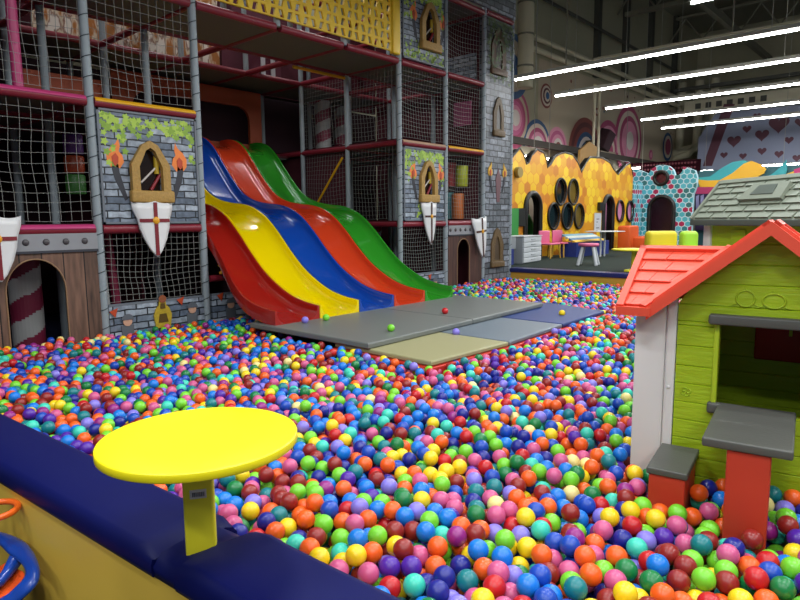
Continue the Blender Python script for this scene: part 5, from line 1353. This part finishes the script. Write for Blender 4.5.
# low soffit under the mural, behind the honeycomb
tag(MB().box(12.5, 30, WY - .5, WY - .35, 3.95, 4.15).build('slatted_soffit', mat('dark soffit', '3b352c', .7), loc=(20, WY - .4, 3.95)), 'dark slatted ledge along the foot of the mural', 'ledge')
for k, (px, py) in enumerate(((532, 156), (548, 158))):
    pass
for px, py, lab in ((534, 157, 'short lit tube behind the first notch of the honeycomb wall'), (549, 159, 'short lit tube behind the second notch of the honeycomb wall')):
    p = onY(px, py, 10.2); t = thing('far_tube_lamp', lab, 'lamp', (p[0], 10.2, p[2])); MB().box(p[0] - .5, p[0] + .3, 10.17, 10.23, p[2] - .03, p[2] + .02).build('diffuser', m_lamp, t); MB().box(p[0] - .5, p[0] + .3, 10.16, 10.24, p[2] + .02, p[2] + .06).build('housing', m_lamphouse, t); MB().tube([(p[0], 10.2, p[2] + .06), (p[0], 10.2, 11.2)], .01, n=4).build('hanger_wire', m_lamphouse, t)
# loudspeaker on the wall and pale posts
p = onY(605, 140, WY - .85); sp_o = thing('loudspeaker', 'small black loudspeaker tilted on the mural wall', 'loudspeaker', (p[0], WY - .85, p[2]))
b = MB(); b.box(-.28, .28, -.2, .2, -.35, .35, 0, .03); bo = b.build('speaker_box', m_black, sp_o, local=True); bo.rotation_euler = (0.3, .25, 0)
b = MB(); b.box(-.04, .04, .1, .78, -.04, .04); b.build('bracket', m_darksteel, sp_o, local=True)
for px, lab in ((594, 'pale upright post at the left behind the honeycomb peaks'), (599, 'pale upright post at the right behind the honeycomb peaks')):
    p = onY(px, 120, 9.8); tag(MB().tube([(p[0], 9.8, DZ), (p[0], 9.8, 6.3)], .05, n=8).build('steel_post', m_pipe, loc=(p[0], 9.8, DZ)), lab, 'post')
p = onY(588, 155, 9.6); b = MB(); b.plate(XZ(9.6), [(p[0] - .6, DZ), (p[0] + .55, DZ), (p[0] + .55, 3.3), (p[0] + .75, 4.1), (p[0] + .1, 4.25), (p[0] - .6, 3.9)], t1=.08); tag(b.build('brown_figure_board', mat('ochre board', '9a7434', .6, var=.3, bscale=3), loc=(p[0], 9.6, 3.3)), 'ochre brown cut out board peeping over the honeycomb wall', 'board')

# cabinet, table, chairs, bench ...
m_whitef = mat('white furniture', 'c9cdd0', .4); m_greyf = mat('grey furniture', '8d9296', .5); m_bluef = mat('blue furniture', '27367c', .45); m_pinkf = mat('pink plastic', 'd8678c', .45)
cab = thing('cabinet', 'white drawer cabinet with grey side at the corner of the raised deck', 'cabinet', (12.4, 7.0, DZ))
c0 = onZ(523, 264, DZ); c1 = onZ(541, 261, DZ); ang = math.atan2(c1[1] - c0[1], c1[0] - c0[0])
cab.location = (c0[0], c0[1], DZ); cab.rotation_euler = (0, 0, ang); FRAME[cab.name] = Matrix.Translation(cab.location) @ Matrix.Rotation(ang, 4, 'Z')
W_ = math.hypot(c1[0] - c0[0], c1[1] - c0[1])
b = MB(); b.box(0, W_, 0.02, .5, 0, .60, 0, .01); b.build('body', m_greyf, cab, local=True)
for k in range(5):
    b = MB(); b.box(.02, W_ - .02, -.01, .02, .02 + k * .115, .125 + k * .115, 0, .008); dr = b.build('drawer', m_whitef, cab, local=True)
    b = MB(); b.box(W_ * .4, W_ * .6, -.03, -.01, .07 + k * .115, .08 + k * .115); b.build('handle', m_greyf, dr, local=True)
b = MB(); b.box(-.02, W_ + .02, -.02, .52, .60, .62, 0, .008); b.build('cabinet_top', m_whitef, cab, local=True)
q = onZ(511, 266, DZ); dk = thing('side_desk', 'low grey desk with a dark blue recess by the tower', 'desk', (11.4, 7.2, DZ))
b = MB(); b.box(11.2, 12.05, 7.25, 7.7, DZ + .35, DZ + .6); b.build('desk_body', m_greyf, dk)
b = MB(); b.box(11.25, 11.95, 7.24, 7.6, DZ, DZ + .35); b.build('kick_panel', m_bluef, dk)
b = MB(); b.box(11.5, 11.56, 7.22, 7.28, DZ + .6, DZ + .95); b.build('notice_card', m_whitef, dk)

def child_chair(name, x, y, rz, seat, legm, label, w_=.34, sh=.34, bh=.66, solid=False):
    t = thing(name, label, 'chair', (x, y, DZ), rz)
    if solid:
        b = MB(); b.box(-w_ / 2, w_ / 2, -.25, .2, 0, sh, 0, .04); b.build('seat', seat, t, local=True)
        b = MB(); b.box(-w_ / 2, w_ / 2, .12, .3, 0, bh, 0, .06); b.build('backrest', seat, t, local=True)
    else:
        b = MB(); b.box(-w_ / 2, w_ / 2, -.17, .17, sh, sh + .04, 0, .02); b.build('seat', seat, t, local=True)
        b = MB(); b.box(-w_ / 2, w_ / 2, .14, .18, sh + .04, bh, 0, .02); b.build('backrest', seat, t, local=True)
        for a in (-1, 1):
            for c in (-1, 1):
                b = MB(); b.tube([(a * w_ * .42, c * .15, sh), (a * w_ * .47, c * .17, 0)], .02, n=6); b.build('leg', legm, t, local=True)
    return t
for px, lab in ((546, 'left pink child chair in front of the honeycomb wall'), (559, 'right pink child chair in front of the honeycomb wall')):
    q = onY(px, 245, 7.8); child_chair('child_chair', q[0], 7.7, 0, m_pinkf, m_yellowpad, lab, .55, .34, .70)
# display bench with striped boards
q0 = onZ(568, 254, DZ); q1 = onZ(602, 252, DZ)
bn = thing('display_bench', 'dark blue bench topped with blue, white and yellow striped board', 'bench', (15.6, 7.4, DZ))
bx0 = 15.15; b = MB(); b.box(bx0, 17.2, 7.3, 7.75, DZ, DZ + .38); b.build('bench_body', m_bluef, bn)
for k, c in enumerate(('e0b428', '2f6a94', 'c0c4b4', '5a8a9a')):
    z0 = DZ + .39 + k * .05; y0 = 7.32 + k * .1
    b = MB(); b.add([(bx0, y0, z0), (17.0, y0, z0), (17.0, y0 + .1, z0 + .05), (bx0, y0 + .1, z0 + .05), (bx0, y0 + .1, z0 - .02), (17.0, y0 + .1, z0 - .02)], [(0, 1, 2, 3), (0, 4, 5, 1), (1, 5, 2), (0, 3, 4), (3, 2, 5, 4)]); b.build('striped_board', mat('stripe ' + c, c, .5), bn)
# stool
sx = onZ(588, 265, DZ); so_ = thing('child_stool', 'pink topped stool on four splayed white legs near the deck edge', 'stool', (sx[0], sx[1], DZ))
b = MB(); b.lathe([(.12, .40), (.21, .405), (.225, .44), (.21, .47), (.05, .475)], 0, 0, n=24); b.build('seat', m_pinkf, so_, local=True)
for k in range(4):
    a = PI / 4 + k * PI / 2 + .3; b = MB(); b.tube([(.15 * math.cos(a), .15 * math.sin(a), .405), (.27 * math.cos(a), .27 * math.sin(a), 0)], .036, n=8); b.build('leg', m_whitef, so_, local=True)
b = MB(); b.sphere((0, 0, .07), .09, sc=(1.2, 1, .7), seg=12, rg=8)
tag(b.build('plush_toy', mat('white plush', 'c6c8ce', .9), loc=(sx[0] - .1, sx[1] + .15, DZ)), 'small white and pink toy lying under the pink stool', 'toy').location = (sx[0] - .1, sx[1] + .15, DZ)
# thin white round table
wq = onY(605, 231, 6.9); wt = thing('cafe_table', 'thin white topped table on two white legs beside the right doorway', 'table', (wq[0], 6.9, DZ))
hz = wq[2] - DZ
b = MB(); b.lathe([(.5, hz - .02), (.52, hz - .01), (.5, hz)], 0, 0, n=28); b.build('table_top', m_whitef, wt, local=True)
for dx in (-.25, .0): b = MB(); b.tube([(dx, 0, hz - .02), (dx, 0, 0)], .025, n=8); b.build('leg', m_whitef, wt, local=True)
# notice on the wall by the right doorway
a_, c_ = hp_(388, 330); n0 = hp_(374, 365); n1 = hp_(402, 292)
t = thing('notice_board', 'white notice sheet beside the right arched doorway', 'notice', (n0[0], HY - .03, n0[1])); MB().box(n0[0], n1[0], HY - .03, HY - .01, n0[1], n1[1]).build('sheet', m_whitef, t)
b = MB()
for k in range(7): b.box(n0[0] + .12, n1[0] - .15 - .1 * (k % 3), HY - .034, HY - .03, n1[1] - .2 - k * .09, n1[1] - .17 - k * .09)
b.build('printed_lines', mat('grey ink', '6a6a6e', .6), t)
n0 = hp_(388, 282); n1 = hp_(406, 250); tag(MB().box(n0[0], n1[0], HY - .1, HY - .01, n0[1], n1[1]).build('wall_screen', m_blk, loc=(n0[0], HY - .1, n0[1])), 'small black box on the wall above the white notice', 'box')
# orange sofa
oq = onZ(632, 252, DZ); of_ = thing('orange_armchair', 'blocky orange soft seat against the right end of the honeycomb wall', 'armchair', (19.6, 7.4, DZ), 0)
zx0, zx1 = onY(617, 240, 7.8)[0], onY(629, 240, 7.4)[0]; zt = onY(620, 226, 7.4)[2]; zx2 = onY(645, 243, 7.0)[0]
m_orf = mat('orange upholstery', 'd4561a', .5)
b = MB(); b.box(zx0, zx0 + .75, 7.4, 7.8, DZ, zt, 0, .06); b.build('backrest', m_orf, of_)
b = MB(); b.box(zx0 + .3, zx0 + 1.9, 6.9, 7.6, DZ, DZ + .42, 0, .06); b.build('seat', m_orf, of_)
# yellow table at the deck edge
yq = onZ(628, 271, DZ); yt_ = thing('round_table', 'small yellow round table on a post by the edge of the raised deck', 'table', (yq[0] + .12, yq[1] - .06, DZ))
hz = .42
b = MB(); b.lathe([(.40, hz - .03), (.42, hz - .015), (.40, hz)], 0, 0, n=32); b.build('table_top', m_typost, yt_, local=True)
b = MB(); b.tube([(0, 0, .02), (0, 0, hz - .02)], .05, n=12); b.build('table_post', m_typost, yt_, local=True)
b = MB(); b.box(-.35, .05, -.05, .05, 0, .04, 0, .01); b.build('foot', m_typost, yt_, local=True)
# yellow and lime soft chairs
m_ylf = mat('yellow soft chair', 'e0cc20', .5); m_lmf = mat('lime soft chair', 'a4d838', .5)
def soft(pxl, pxr, pyt, dist, m, m2, label):
    pl, pr2 = EYEP + ray(pxl, pyt) * dist, EYEP + ray(pxr, pyt) * dist
    c = (pl + pr2) / 2; w_ = float(np.linalg.norm(pl - pr2)); a = math.atan2(*(pr2 - pl)[1::-1])
    t = thing('soft_chair', label, 'armchair', (c[0], c[1], DZ), a); h = c[2] - DZ
    b = MB(); b.box(-w_ / 2, w_ / 2, 0, .3, 0, h, 0, .09); b.build('backrest', m, t, local=True)
    b = MB(); b.box(-w_ / 2, w_ / 2, -.45, .05, 0, h * .45, 0, .05); b.build('seat', m, t, local=True)
    b = MB(); b.box(-w_ * .1, w_ * .25, -.012, .0, h * .48, h * .56, 0, .005); b.build('pocket', m2, t, local=True)
soft(649, 679, 231, 13.5, m_ylf, mat('dark mark', '4a4520', .5), 'yellow rounded soft chair behind the red roofed playhouse')
soft(684, 700, 231, 13.8, m_lmf, m_lmf, 'lime green soft chair left of the grey roofed playhouse')
